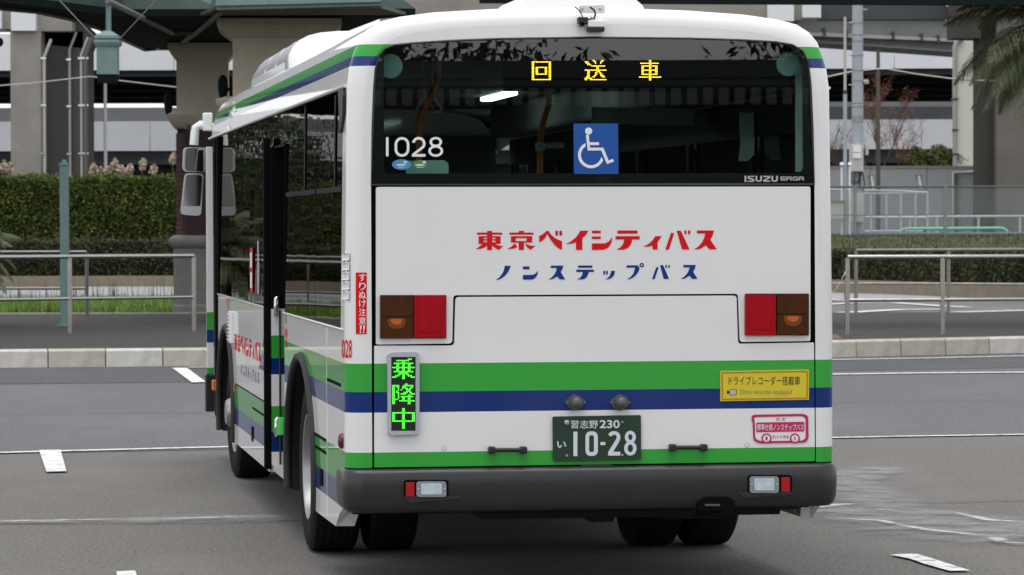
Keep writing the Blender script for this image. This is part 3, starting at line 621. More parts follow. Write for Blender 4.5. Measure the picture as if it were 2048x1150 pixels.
# yellow notice and pink approval sticker
YEL = mat('notice_yellow', (.66, .53, .02), .45, vary=.04, scale=20); BRN = mat('notice_brown', (.42, .17, .012), .45, vary=.05); INK = mat('ink_black', (.02, .018, .015), .5, vary=.05)
nq = lambda u, v: (1430 + u / 6.767, 730 + v / 6.767)
ny = MB().plate([[nq(*p) for p in [(72, 82), (1272, 62), (1272, 470), (72, 490)]]], rp(-.006), (0, .005, 0)).build('yellow_notice', YEL, bus)
nm_ = lambda u, v: R(*nq(u, v), -.0075)
polys('notice_border', [[[(90, 98), (1255, 78), (1255, 455), (90, 472)], [(106, 112), (1240, 93), (1240, 440), (106, 457)]]], nm_, BRN, ny)
lettering('notice_japanese_text', 'ドライブレコーダー搭載車', (185, 150, 1152, 272), nm_, INK, ny, bold=.0)
lettering('notice_english_text', 'Drive recorder equipped', (345, 330, 1038, 415), nm_, mat('ink_grey', (.25, .27, .16), .5, vary=.05), ny)
polys('notice_camera_icon', [[[(163, 340), (200, 360), (200, 330), (292, 328), (292, 402), (200, 404), (200, 378), (163, 395)]]], nm_, INK, ny)
polys('notice_icon_bars', [[rect(x, 336, x + 12, 398)] for x in (208, 228, 248, 268)], lambda u, v: R(*nq(u, v), -.009), DECALW, ny)
PINK = mat('sticker_pink', (.50, .012, .10), .45, vary=.05)
POUT = rpoly([(495, 690), (530, 672), (1200, 660), (1262, 690), (1265, 1000), (1220, 1050), (600, 1062), (520, 1020), (510, 780), (497, 745)], [20, 20, 60, 50, 60, 60, 80, 60, 10, 20])
PINN = rpoly([(530, 715), (560, 705), (1185, 692), (1225, 720), (1228, 985), (1190, 1022), (620, 1030), (545, 1000), (540, 790)], [10, 10, 40, 40, 50, 50, 60, 50, 10])
pk = polys('approval_sticker', [[PINN]], lambda u, v: R(*nq(u, v), -.003), DECALW, bus)
pm2 = lambda u, v: R(*nq(u, v), -.005)
polys('sticker_outline', [[POUT, PINN]], pm2, PINK, pk)
polys('sticker_band', [[rpoly([(558, 778), (1208, 768), (1210, 898), (560, 908)], 15)]], pm2, PINK, pk)
for cx_, tx in ((698, '1'), (1082, '5')):
    polys('sticker_wheel', [[circ(cx_, 992, 68, 24), circ(cx_, 992, 47, 24)]], lambda u, v: R(*nq(u, v), -.0065), PINK, pk)
    polys('sticker_hub', [[circ(cx_, 992, 47, 24)]], lambda u, v: R(*nq(u, v), -.006), DECALW, pk)
    lettering('sticker_digit', tx, (cx_ - 14, 968, cx_ + 14, 1020), lambda u, v: R(*nq(u, v), -.0075), PINK, pk, bold=.02)
lettering('sticker_text', '認 定', (827, 712, 955, 755), pm2, PINK, pk)
lettering('sticker_text', '標準仕様ノンステップバス', (568, 798, 1200, 886), lambda u, v: R(*nq(u, v), -.0065), DECALW, pk, bold=.003)
lettering('sticker_text', '国土交通省', (778, 948, 1002, 992), pm2, PINK, pk)

# bumper: swept round the corners
def offp(path, d):
    out = []
    for i, p in enumerate(path):
        a, b = path[max(0, i - 1)], path[min(len(path) - 1, i + 1)]; t = (b - a).normalized(); out.append(Vector((p.x + t.y * -1 * d * -1, p.y - t.x * d)))
    return out
HB = 1.262
bp = [Vector((-HB, .30))] + [Vector((-HB + .10 - .10 * math.cos(a), .075 - .10 * math.sin(a))) for a in [math.pi / 2 * k / 6 for k in range(7)]] + [Vector((-.6, -.03)), Vector((0, -.034)), Vector((.6, -.03))]
bp += [Vector((-p.x, p.y)) for p in bp[7::-1]]
prof = [(-.05, .652), (-.012, .650), (.004, .640), (.012, .622), (.014, .56), (.010, .48), (-.002, .448), (-.02, .432), (-.06, .428)]
rings = []
for d_, z_ in prof: rings.append([Vector((q_.x, q_.y, z_)) for q_ in offp(bp, d_)])
bumper = MB(); bumper.loft(rings, closed=False)
BUMP = mat('bumper_black', (.022, .022, .023), .34, vary=.12, scale=14, bump=.03, bscale=250)
bum = bumper.build('bumper', BUMP, bus, smooth=50)
for (la, ra, sh) in (((833, 963, 893, 994), (812, 965, 829, 993), (806, 992, 922, 1006)), ((1500, 953, 1558, 986), (1563, 955, 1580, 984), (1474, 984, 1586, 996))):
    yb = -.052
    MB().plate([rpoly(rect(min(la[0], ra[0]) - 4, la[1] - 3, max(la[2], ra[2]) + 4, la[3] + 4), 6)], rp(yb + .003), (0, .02, 0)).build('lamp_pocket', SEAM, bum)
    MB().plate([rpoly([(sh[0], sh[1]), (sh[2], sh[1]), (sh[2], sh[1] + 5), (sh[0] + 15, sh[3])], 6)], rp(yb - .002), (0, .02, 0)).build('lamp_ledge', BUMP, bum, bevel=.004)
    l = MB().plate([rpoly(rect(*la), 7)], rp(yb - .012), (0, .02, 0)).build('reversing_lamp', mat('clear_lens_rim', (.30, .34, .36), .2, .3, vary=.1, scale=60), bum, bevel=.005)
    MB().plate([rpoly(rect(la[0] + 9, la[1] + 4, la[2] - 9, la[3] - 5), 4)], rp(yb - .0145), (0, .004, 0)).build('lamp_reflector', mat('clear_lens', (.50, .60, .64), .12, vary=.15, scale=40, coat=.6, bump=.2, bscale=150), l, bevel=.003)
    for px_ in (la[0] + 4, la[2] - 4): MB().lathe([(0, -.003), (.005, -.002), (.005, .003)], 8, R(px_, (la[1] + la[3]) / 2, yb - .013), 'y').build('screw', CHROME, l)
    MB().plate([rect(*ra)], rp(yb - .006), (0, .02, 0)).build('reflector', mat('reflector_red', (.38, .006, .010), .3, vary=.2, scale=200), bum, bevel=.002)
# tow-eye notch under the bumper
MB().plate([rpoly([(1395, 1004), (1410, 995), (1458, 994), (1470, 1003), (1470, 1020), (1395, 1022)], 6)], rp(-.055), (0, .05, 0)).build('tow_notch', SEAM, bum)
MB().plate([rect(1410, 1008, 1440, 1012)], rp(-.058), (0, .01, 0)).build('tow_bar', mat('dull_metal', (.10, .10, .10), .5, .4, vary=.2), bum)
# raised dip of dark plastic above the bumper centre
MB().plate([rpoly([(1150, 937), (1168, 929), (1220, 928.5), (1236, 935), (1236, 945), (1150, 945)], 5)], rp(-.014), (0, .012, 0)).build('hatch_latch_cover', BUMP, bum, bevel=.003)
# ------------------------------------------------------------------ flanks
def fl(x): return lambda y, z: (x, y, z)
def arch(c, hw_, h, z0=.31, n=18):
    zc = .48; a0 = -math.asin(min(1, (zc - z0) / h)); return [(c - hw_ * math.cos(a), zc + h * math.sin(a)) for a in [a0 + (math.pi - 2 * a0) * k / n for k in range(n + 1)]]
RW, FW = 2.56, 8.32
AR, AF = arch(2.42, .85, .645), arch(FW + .01, .78, .64)
LEFT_REAR = [(CR, 1.342), (CR, .46), (.34, .40), (.52, .322), (1.55, .312)] + AR + [(3.46, .312), (3.46, 1.342)]
LEFT_FRONT = [(4.53, 1.342), (4.53, .312), (7.5, .312)] + AF + [(9.16, .312), (9.2, .35), (9.2, 1.342)]
RIGHT = [(CR, 1.342), (CR, .46), (.34, .40), (.52, .322), (1.55, .312)] + AR + [(3.46, .312), (7.5, .312)] + AF + [(9.3, .312), (YF - .1, .312), (YF - .1, 1.342)]
sidew = MB().plate([LEFT_REAR], fl(-HW), (.03, 0, 0)).build('side_panel', PAINT, bus)
sidef = MB().plate([LEFT_FRONT], fl(-HW), (.03, 0, 0)).build('side_panel', PAINT, bus)
sider = MB().plate([RIGHT], fl(HW), (-.03, 0, 0)).build('side_panel', PAINT, bus)
MB().plate([[(10.36, .32), (YF - .05, .36), (YF - .05, 2.56), (10.36, 2.56)]], fl(-HW + .06), (.05, 0, 0)).build('front_pillar', SEAM, bus)
# facet closing the skirt behind the rear wheel
for s_ in (-1, 1):
    MB().add([(s_ * HW, .34, .44), (s_ * HW, .52, .322), (s_ * 1.17, .42, .33), (s_ * 1.15, .30, .44)], [(0, 1, 2, 3)]).build('skirt_end', WHITEP, bus)
for A_, sd_ in ((AR, sidew), (AF, sidef)):
    MB().tube([(-HW - .002, y, z) for y, z in A_], .026, 8).build('arch_trim', RUBBER, sd_, smooth=60)
for A_ in (AR, AF): MB().tube([(HW + .002, y, z) for y, z in A_], .020, 8).build('arch_trim', RUBBER, sider, smooth=60)
# pressed lines, flaps and locks on the left rear panel
MB().beam((-HW - .001, .95, .34), (-HW - .001, .95, 1.33), .003, .004, up=Vector((1, 0, 0))).build('panel_joint', mat('joint_light', (.70, .69, .68), .4, vary=.05), sidew)
for (ya, yb, z_) in ((.25, .92, 1.062), (.95, 1.8, .735), (.95, 1.75, .668)):
    MB().box(-HW - .003, -HW + .001, ya, yb, z_ - .010, z_ + .006).build('flap_gap', SEAM, sidew)
for y_, z_ in ((1.25, .52),): MB().box(-HW - .006, -HW + .001, y_ - .06, y_ + .06, z_ - .045, z_ + .045).build('flap_lock', SEAM, sidew, bevel=.004)
for y_, z_ in ((5.9, .47),): MB().box(-HW - .006, -HW + .001, y_ - .06, y_ + .06, z_ - .05, z_ + .05).build('flap_lock', SEAM, sidef, bevel=.004)
MB().box(-HW - .003, -HW + .001, 4.6, 7.5, .733, .741).build('flap_gap', SEAM, sidef)
MB().box(-HW - .003, -HW + .001, 4.6, 5.9, .64, .652).build('flap_gap', SEAM, sidef)
MB().box(-HW - .012, -HW + .001, 7.43, 7.49, .67, .74).build('side_marker', mat('amber_side', (.35, .14, .04), .3, vary=.1), sidef, bevel=.006)
cm = MB().lathe([(0, -.024), (.03, -.02), (.04, -.008), (.04, 0)], 16, corner(686, 882, 0.0) + Vector((-.002, .01, 0)), 'x').build('corner_marker', mat('marker_red', (.10, .012, .012), .3, vary=.1), bus, smooth=50)
# lettering on the flank: the same characters as on the rear, and smaller lines
def flank_map(px, py):       # photo pixels of the rear lettering -> flank
    u = (px - 950) / (1434 - 950); v = (py - 460) / 40.0
    return (-HW - .002, 7.55 - u * 2.35, 1.105 - v * .13)
for g in REDCH: polys('red_character', g, flank_map, RED, sidef)
for g in BLUECH: polys('small_character', g, lambda px, py: (-HW - .002, 6.95 - (px - 991) / 405 * 1.6, .905 - (py - 529) / 30 * .075), mat('ink_flank', (.14, .15, .24), .5, vary=.05), sidef)
polys('flank_emblem', [[circ(0, 0, .05, 10)], [circ(.1, .08, .045, 10)], [circ(-.08, .1, .04, 10)], [circ(.06, -.1, .045, 10)]], lambda u, v: (-HW - .002, 8.15 + u, 1.27 + v * .5), mat('emblem_red', (.55, .09, .05), .5, vary=.2, scale=20), sidef)
polys('flank_emblem', [[circ(0, 0, .035, 10)], [circ(.06, .06, .03, 10)], [circ(-.05, .06, .03, 10)], [circ(.02, .14, .03, 10)]], lambda u, v: (-HW - .002, 3.34 + u, 1.17 + v), RED, sidew)
gr = MB().box(-HW - .03, -HW + .001, 7.62, 7.78, 1.02, 1.25).build('side_grille', WHITEP, sidef, bevel=.006)
for k in range(8): MB().box(-HW - .04, -HW - .028, 7.63, 7.77, 1.04 + k * .026, 1.05 + k * .026).build('slat', WHITEP, gr)
# rear corner louvres (white), red warning film and the wrapped fleet number
lv = MB().plate([rpoly([(683.5, 505), (699.5, 505), (699.5, 600), (683.5, 602)], 2, 2)], lambda px, py: corner(px, py, .003), None).build('corner_louvre', mat('louvre_white', (.70, .69, .68), .5, vary=.03), bus)
for k in range(5):
    y0 = 507 + k * 19.5
    MB().plate([rpoly([(684, y0), (698.5, y0), (698.5, y0 + 13), (684, y0 + 14)], 2, 2)], lambda px, py: corner(px, py, .006)).build('louvre_blade', WHITEP, lv)
    MB().plate([[(684.5, y0 + 14), (698, y0 + 13.5), (698, y0 + 16.5), (684.5, y0 + 17)]], lambda px, py: corner(px, py, .005)).build('louvre_slot', mat('slot_grey', (.30, .30, .31), .6, vary=.05), lv)
wf = MB(); nx, ny_ = 8, 6
wf.add([corner(711.5 + 22 * i / nx, 545 + 123 * j / ny_, .002) for j in range(ny_ + 1) for i in range(nx + 1)], [(j * (nx + 1) + i, j * (nx + 1) + i + 1, (j + 1) * (nx + 1) + i + 1, (j + 1) * (nx + 1) + i) for j in range(ny_) for i in range(nx)])
wf = wf.build('red_warning_film', RED, bus, smooth=60)
for k, ch in enumerate('すりぬけ注意'):
    lettering('warning_character', ch, (718, 547.5 + k * 17.3, 731.5, 562.5 + k * 17.3), lambda px, py: corner(px, py, .0045), DECALW, wf, bold=.006)
polys('warning_mark', [[[(720, 651), (723.5, 651), (722, 661), (720, 661)]], [[(719.5, 663), (722, 663), (721.8, 666), (719.3, 666)]], [[(726.5, 651), (730, 651), (728.5, 661), (726.5, 661)]], [[(726, 663), (728.5, 663), (728.3, 666), (725.8, 666)]]], lambda px, py: corner(px, py, .0045), DECALW, wf)
lettering('corner_number', '028', (683, 679, 703.5, 716), lambda px, py: corner(px, py, .003), RED, bus, bold=.01)

# ------------------------------------------------------------------ side windows
def wb(s_, off_=0.0): return lambda y, z: (s_ * (HW + off_ - (z - 1.345) * .014), y, z)
FRAMEB = mat('window_black', (.006, .006, .007), .6, spec=.1, vary=.1, scale=10)
def window(s_, y0, y1, z0=1.345, z1=2.555, vent=None, vb=()):
    g = MB().plate([rpoly(rect(y0, z0, y1, z1), .03, 3)], wb(s_, -.004), (-s_ * .005, 0, 0)).build('side_window', SIDEGLASS, bus)
    tilt = random.uniform(-.004, .004)
    MB().plate([rect(y0 - .01, z0 - .003, y1 + .01, z1 + .003), rpoly(rect(y0 + .035, z0 + .04, y1 - .035, z1 - .20), .04, 3)], wb(s_, -.012), (-s_ * .03, 0, 0)).build('window_frame', FRAMEB, g)
    if vent:
        f = MB(); za, zb = vent
        for y in vb: f.plate([rect(y - .03, za, y + .03, zb)], wb(s_, .002), (-s_ * .005, 0, 0))
        f.plate([rect(y0 + .03, za - .03, y1 - .03, za - .002)], wb(s_, .002), (-s_ * .005, 0, 0))
        f.build('vent_frame', FRAMEB, g)
    return g
MB().plate([rect(CR - .001, 1.34, .25, 2.562)], wb(-1, 0), (.03, 0, 0)).build('rear_pillar', PAINT, bus)
MB().plate([rect(CR - .001, 1.34, .11, 2.562)], wb(1, 0), (-.03, 0, 0)).build('rear_pillar', PAINT, bus)
for (a, b_, v) in ((.26, 1.6, (2.07, 2.54)), (1.615, 3.45, (2.07, 2.54)), (4.53, 6.03, None), (6.045, 7.6, None), (7.615, 9.2, None)): window(-1, a, b_, vent=v, vb=(.62,) if a < 1 else (2.27,))
window(-1, 3.46, 4.52, 2.37, 2.555)
for (a, b_) in ((.11, 1.7), (1.715, 3.4), (3.415, 5.0), (5.015, 6.6), (6.615, 8.4), (8.415, 10.4)): window(1, a, b_)
MB().tube([(-HW - .004, CR + .03, 1.346), (-HW - .004, 3.46, 1.346)], .005, 6).build('waist_trim', WHITEP, sidew)
MB().tube([(-HW - .004, 4.53, 1.346), (-HW - .004, 9.2, 1.346)], .005, 6).build('waist_trim', WHITEP, sidef)
for s_ in (-1, 1): MB().tube([(s_ * 1.243, CR, 2.567), (s_ * 1.243, 10.4, 2.567)], .009, 6).build('drip_rail', WHITEP, roof, smooth=50)
# black fin at the upper rear end of the windows
MB().plate([rpoly([(.16, 2.56), (.10, 2.53), (.11, 2.43), (.25, 2.33), (.33, 2.56)], .02, 3)], lambda y, z: (-1.243, y, z), (-.015, 0, 0)).build('window_fin', BLACKM, bus)
# route stickers in the window ahead of the door
polys('window_sticker', [[rect(0, 0, 1, 1)]], lambda u, v: (-HW - .001, 5.85 + u * .22, 1.42 + v * .3), RED, bus)
polys('window_sticker', [[rect(.15, .1, .85, .45)], [rect(.15, .55, .85, .9)]], lambda u, v: (-HW - .003, 5.85 + u * .22, 1.42 + v * .3), DECALW, bus)
polys('window_sticker', [[rect(0, 0, 1, 1)]], lambda u, v: (-HW - .001, 5.35 + u * .1, 1.42 + v * .35), mat('sticker_grey', (.4, .42, .45), .5, vary=.2, scale=20), bus)

# ------------------------------------------------------------------ doors
door = MB().box(-1.25, -.80, 4.44, 4.49, .36, 1.345).build('middle_door', PAINT, bus)
MB().box(-1.25, -.80, 4.44, 4.49, 1.35, 2.36).build('door_glass', SEAM, door)
MB().box(-1.292, -1.249, 4.497, 4.56, .33, 2.42).build('door_rubber', SEAM, door, bevel=.008)
for z_ in (.60, 1.36):
    MB().tube([(-1.225, 4.43, z_ - .05), (-1.225, 4.40, z_ - .03), (-1.225, 4.40, z_ + .05), (-1.21, 4.43, z_ + .06)], .014, 8).build('door_hinge', CHROME, door, smooth=60)
MB().tube([(-1.20, 4.425, .36), (-1.20, 4.425, 1.34)], .007, 6).build('door_rod', BLACKM, door)
st = MB().box(-1.245, -.55, 3.47, 4.44, .33, .365).build('door_step', mat('step_metal', (.50, .50, .48), .4, .3, vary=.15, scale=12), bus)
MB().box(-1.20, -1.10, 3.55, 4.40, .3652, .369).build('step_edge', mat('step_yellow', (.50, .40, .10), .6, vary=.15), st)
MB().box(-1.252, -1.20, 3.465, 3.475, .33, 2.36).build('door_post', SEAM, bus)
MB().tube([(-1.27, 3.40, .62), (-1.275, 3.40, .66), (-1.27, 3.40, .72)], .035, 10).build('door_button', mat('button_green', (.05, .5, .06), .4, vary=.05), bus, smooth=60)
# front door leaf standing out from the flank, and its dark doorway
fd = MB().box(-1.272, -1.218, 10.30, 10.36, .68, 2.5).build('front_door', PAINT, bus, bevel=.004)
MB().box(-1.285, -1.215, 10.29, 10.37, .38, .68).build('door_foot', BLACKM, fd, bevel=.01)
MB().box(-1.26, -1.19, 9.21, 9.30, .33, 2.555).build('door_post', SEAM, bus)
MB().box(-1.27, -1.20, 9.66, 9.78, .58, .66).build('side_indicator', mat('indicator_orange', (.70, .16, .02), .3, vary=.1), bus, bevel=.006)
polys('door_stripe', [[rect(0, 0, 1, 1)]], lambda u, v: (-1.273 + u * .056, 10.298, 1.036 + v * .142), mat('stripe_green', GREEN, .35, vary=.03), fd)
polys('door_stripe', [[rect(0, 0, 1, 1)]], lambda u, v: (-1.273 + u * .056, 10.298, .936 + v * .1), mat('stripe_blue', BLUE, .35, vary=.03), fd)

# ------------------------------------------------------------------ mirrors
MY = 10.52
mir = MB(); a = lambda px, py, dy=0: R(px, py, MY + dy)
mir.tube([a(432, 256), a(400, 250), a(390, 256), a(388, 290)], .036, 8)
mirror = mir.build('mirror_arm', WHITEP, bus, smooth=50)
MB().box(*(lambda p, q_: (p.x, q_.x, MY - .07, MY + .05, q_.z, p.z))(a(405, 226), a(424, 262))).build('mirror_bracket', WHITEP, mirror, bevel=.01)
MIRG = mat('mirror_glass', (.62, .66, .66), .08, 1.0, vary=.02)
def head(name, pts, rim, dy):
    h = MB().plate([rpoly(pts, rim, 5)], lambda px, py: a(px, py, dy), (0, .06, 0)).build(name, mat('mirror_shell', (.45, .47, .48), .35, vary=.05), mirror, bevel=.008)
    cx_ = sum(p[0] for p in pts) / len(pts); cy_ = sum(p[1] for p in pts) / len(pts)
    MB().plate([rpoly([(cx_ + (x - cx_) * .84, cy_ + (y - cy_) * .93) for x, y in pts], rim * .8, 5)], lambda px, py: a(px, py, dy - .012 + (py - cy_) * .0005), (0, .002, 0)).build('mirror_face', MIRG, h)
    return h
head('wide_mirror', [(367, 294), (424, 296), (422, 345), (365, 343)], 10, -.02)
head('door_mirror', [(370, 346), (408, 347), (402, 432), (361, 429)], 9, -.02)
MB().plate([rpoly([(396, 299), (424, 300), (422, 343), (391, 342)], 4)], lambda px, py: a(px, py, -.06), (0, .03, 0)).build('inner_mirror', MIRG, mirror, bevel=.004)
mh = head('upper_mirror', [(424, 300), (437, 301), (436, 336), (422, 337)], 3, -.05)
MB().tube([a(376, 249), a(376, 258)], .03, 10).build('mirror_camera', BLACKM, mirror, smooth=50)

# ------------------------------------------------------------------ wheels
TYRE = mat('tyre', (.013, .013, .013), .85, spec=.12, vary=.25, scale=14, bump=.15, bscale=90); WELL = mat('wheel_well', (.008, .008, .008), .9, vary=.2)
RIMW = mat('rim_silver', (.36, .36, .37), .38, .75, vary=.12, scale=14)
def tyre_profile(w2): return [(.29, -w2 * .9), (.33, -w2), (.40, -w2 * 1.04), (.455, -w2 * .98), (.478, -w2 * .86), (.484, -w2 * .6), (.486, 0), (.484, w2 * .6), (.478, w2 * .86), (.455, w2 * .98), (.40, w2 * 1.04), (.33, w2), (.29, w2 * .9), (.29, -w2 * .9)]
def wheel(x, y, s_, front, dual):
    w_ = bpy.data.objects.new('wheel', None); COL.objects.link(w_); w_.parent = bus; w_.location = (x, y, .484); w_.empty_display_size = .2
    if front: w_.rotation_euler = (0, 0, math.radians(2.0))
    for k in ((0, 1) if dual else (0,)):
        MB().lathe(tyre_profile(.135), 48, (-s_ * k * .33, 0, 0), 'x').build('tyre', TYRE, w_, smooth=40)
        g = MB()
        for j in (-2, -1, 0, 1, 2): g.lathe([(.4862, j * .044 - .003), (.4868, j * .044), (.4862, j * .044 + .003)], 48, (-s_ * k * .33, 0, 0), 'x')
        g.build('tread_groove', WELL, w_)
    if front: pr = [(.295, s_ * .125), (.285, s_ * .118), (.27, s_ * .05), (.22, s_ * .03), (.16, s_ * .10), (.12, s_ * .125), (.10, s_ * .17), (.085, s_ * .19), (0, s_ * .19)]
    else: pr = [(.302, s_ * .132), (.292, s_ * .128), (.275, s_ * .09), (.265, s_ * .0), (.24, -s_ * .05), (.12, -s_ * .06), (.11, s_ * .06), (.09, s_ * .075), (0, s_ * .075)]
    MB().lathe(pr, 40, (0, 0, 0), 'x').build('rim', RIMW, w_, smooth=30)
    for k in range(10):
        t = 2 * math.pi * k / 10; r_ = .168 if front else .18; h0 = .08 if front else -.055
        MB().lathe([(.022, s_ * h0), (.022, s_ * (h0 + .035)), (.014, s_ * (h0 + .06)), (0, s_ * (h0 + .062))], 8, (0, r_ * math.cos(t), r_ * math.sin(t)), 'x').build('wheel_nut', mat('nut_steel', (.28, .28, .28), .4, .7, vary=.2, scale=40), w_, smooth=40)
wheel(-1.075, RW, -1, False, True); wheel(1.115, RW, 1, False, True)
wheel(-1.075, FW, -1, True, False); wheel(1.075, FW, 1, True, False)
for c_, hh in ((2.42, .84), (FW + .01, .77)):
    for s_ in (-1, 1):
        L = MB(); pr = arch(c_, hh, .63, .30)
        L.loft([[Vector((s_ * x, y, z)) for y, z in pr] for x in (1.235, .40)], closed=False); L.plate([pr], lambda y, z, s_=s_: (s_ * .40, y, z)); L.build('wheel_well', WELL, bus)
UNDER = mat('underbody', (.012, .012, .012), .85, vary=.3, scale=6)
MB().box(-1.19, 1.19, .30, 1.55, .40, .62).build('underbody', UNDER, bus)
MB().box(-.55, .60, .30, 1.55, .36, .50).build('engine_block', UNDER, bus, bevel=.03)
MB().box(-1.20, 1.20, 3.5, 7.4, .29, .34).build('underbody', UNDER, bus)
MB().tube([(-1.0, RW, .484), (1.0, RW, .484)], .11, 10).build('axle', UNDER, bus); MB().lathe([(0, -.24), (.16, -.2), (.24, -.08), (.24, .08), (.16, .2), (0, .24)], 16, (.05, RW, .44), 'y').build('differential', UNDER, bus, smooth=40)
hg = MB()
for (xa, xb, ya, yb, z0_, z1_) in ((.72, 1.05, .35, .7, .36, .50), (1.0, 1.14, .3, .45, .39, .50), (.45, .85, .5, .9, .33, .5), (.05, .18, .4, .6, .33, .5), (-.2, .0, .35, .5, .38, .5)): hg.box(xa, xb, ya, yb, z0_, z1_)
hg.build('chassis_fitting', UNDER, bus, bevel=.01)
MB().tube([(1.12, .35, .44), (1.115, .33, .38)], .006, 6).build('drain_pipe', CHROME, bus)
MB().plate([rect(.15, .12, .68, .42)], lambda x, z: (x * 1.0 - 1.25, 3.18, z)).build('mud_flap', RUBBER, bus)

# ------------------------------------------------------------------ roof equipment
def cowl(y0, y1, hw_, z0, h, endr, m, name, parent=bus, rear=((0, .30), (.015, .72), (.06, .9), (.14, .98), (.25, 1))):
    prs = []
    for y, k in [(y0 + a_, b2) for a_, b2 in rear] + [(y0 + (y1 - y0) * .5, 1)] + [(y1 - endr, 1), (y1 - endr * .55, .9), (y1 - endr * .25, .72), (y1, .35)]:
        kk = .9 + .1 * k
        half = [(hw_ * kk, z0), (hw_ * kk, z0 + h * .30 * k), (hw_ * kk - .012, z0 + h * .45 * k), (hw_ * kk - .04, z0 + h * .62 * k), (hw_ * kk - .085, z0 + h * .77 * k), (hw_ * kk - .15, z0 + h * .88 * k), (hw_ * kk - .23, z0 + h * .945 * k), (hw_ * kk - .34, z0 + h * .98 * k), (hw_ * .3, z0 + h * k)]
        prs.append([Vector((-x, y, z)) for x, z in half] + [Vector((x, y, z)) for x, z in half[::-1]])
    b = MB(); b.loft(prs, closed=True, caps=True); return b.build(name, m, parent, smooth=60)
ac = cowl(6.12, 9.9, .99, 2.90, .30, .9, mat('cowl_grey', (.20, .205, .22), .35, vary=.06, scale=3), 'air_conditioner')
cowl(6.06, 6.5, .985, 2.90, .306, .03, WHITEP, 'cowl_end', ac)
MB().box(-1.002, -.985, 6.35, 9.0, 2.91, 2.985).build('cowl_skirt', WHITEP, ac)
for y_ in (7.1, 8.0): MB().tube([(-.992, y_, 2.98), (-.945, y_, 3.086), (-.85, y_, 3.158), (-.69, y_, 3.191), (-.3, y_, 3.20)], .010, 6).build('cowl_rib', WHITEP, ac)
rv = MB(); p0, p1 = R(1006, 17, .9), R(1271, 15, .9)
rv.loft([[Vector((p0.x + i, y, 2.985)), Vector((p0.x + i + .02, y, 3.02)), Vector((p0.x + i + .07, y, 3.06 - i * .3)), Vector((p1.x - i - .07, y, 3.06 - i * .3)), Vector((p1.x - i - .02, y, 3.02)), Vector((p1.x - i, y, 2.985))] for y, i in ((.55, .02), (.62, 0), (1.4, 0), (1.5, .03))], caps=True)
vent = rv.build('roof_ventilator', WHITEP, bus, smooth=30)
MB().box(p0.x + .03, p1.x - .03, .58, 1.45, 2.93, 2.986).build('vent_base', SEAM, vent)
# reversing camera on its bracket
cb = MB().plate([rpoly([(1158, 12), (1209, 10), (1210, 42), (1178, 42), (1158, 34)], 3)], rp(.02), (0, .006, 0)).build('camera_bracket', mat('bracket_white', (.72, .72, .72), .4, vary=.05), bus)
pA, pB = R(1177, 41, -.06), R(1210, 54, -.06)
bx_ = MB().box(pA.x, pB.x, -.06, .04, pB.z, pA.z).build('camera_housing', WHITEP, cb, bevel=.004)
pA, pB = R(1177, 53.5, -.062), R(1210, 63, -.062); MB().box(pA.x + .001, pB.x - .001, -.062, .03, pB.z, pA.z).build('camera_lens_hood', BLACKM, bx_, bevel=.004)
pA, pB = R(1157, 34, -.04), R(1176, 47, -.04); MB().box(pA.x, pB.x, -.04, .03, pB.z, pA.z).build('small_camera', BLACKM, cb, bevel=.003)
pc = R(1164, 50, -.045); MB().lathe([(.012, 0), (.012, .03), (0, .03)], 10, pc + Vector((0, -.01, .003)), 'y').build('small_camera_lens', BLACKM, cb)
MB().tube([R(x, y, -.008) for x, y in ((1180, 14), (1188, 20), (1191, 28), (1188, 38), (1183, 36), (1178, 40), (1174, 36))], .005, 6).build('camera_cable', BLACKM, cb, smooth=60)
MB().tube([R(x, y, -.006) for x, y in ((1150, 14), (1160, 22), (1165, 34))], .003, 5).build('camera_cable', BLACKM, cb)
for u in (1164, 1200): MB().lathe([(0, -.004), (.006, -.003), (.006, .004)], 8, R(u, 17, .018), 'y').build('bracket_bolt', CHROME, cb)

# ------------------------------------------------------------------ inside the bus
IN_W = mat('interior_wall', (.42, .46, .45), .7, vary=.08, scale=3); IN_D = mat('interior_ceiling', (.045, .05, .05), .8, vary=.05); IN_F = mat('interior_floor', (.10, .10, .10), .7, vary=.15, scale=4); SEATM = mat('seat_cloth', (.04, .10, .10), .9, vary=.3, scale=30); TEAL = mat('teal_panel', (.60, .80, .76), .6, vary=.06)
MB().box(-1.17, 1.17, .2, 3.4, .88, .92).build('rear_floor', IN_F, bus)
MB().box(-1.2, 1.2, 3.4, 10.3, .345, .36).build('floor', IN_F, bus)
MB().box(-1.2, 1.2, 3.40, 3.42, .36, .92).build('floor_riser', IN_F, bus)
MB().box(-1.08, 1.08, .14, 10.4, 2.81, 2.83).build('ceiling', IN_D, bus)
for s_ in (-1, 1):
    for y0, y1 in (((.12, 3.44), (4.52, 9.2)) if s_ < 0 else ((.12, 10.4),)):
        MB().box(*sorted((s_ * 1.18, s_ * 1.20)), y0, y1, 1.13, 1.36).build('inner_lining', IN_W, bus)
    MB().box(*sorted((s_ * .95, s_ * 1.17)), .6, 9.8, 2.56, 2.80).build('cove', IN_D, bus, bevel=.03)
sp = MB().box(-1.05, 1.05, .12, .135, .92, 2.08).build('rear_lining', IN_W, bus)
def seat(x, y, z):
    s = MB().box(x - .42, x + .42, y, y + .46, z, z + .12).build('seat', SEATM, bus, bevel=.03)
    MB().box(x - .42, x + .42, y - .06, y + .04, z + .12, z + .62).build('seat_back', SEATM, s, bevel=.04)
    MB().tube([(x - .42, y - .02, z + .5), (x - .42, y - .02, z + .72), (x - .2, y - .02, z + .74)], .014, 6).build('grab_handle', mat('grab_orange', (.85, .27, .06), .5, vary=.05), s)
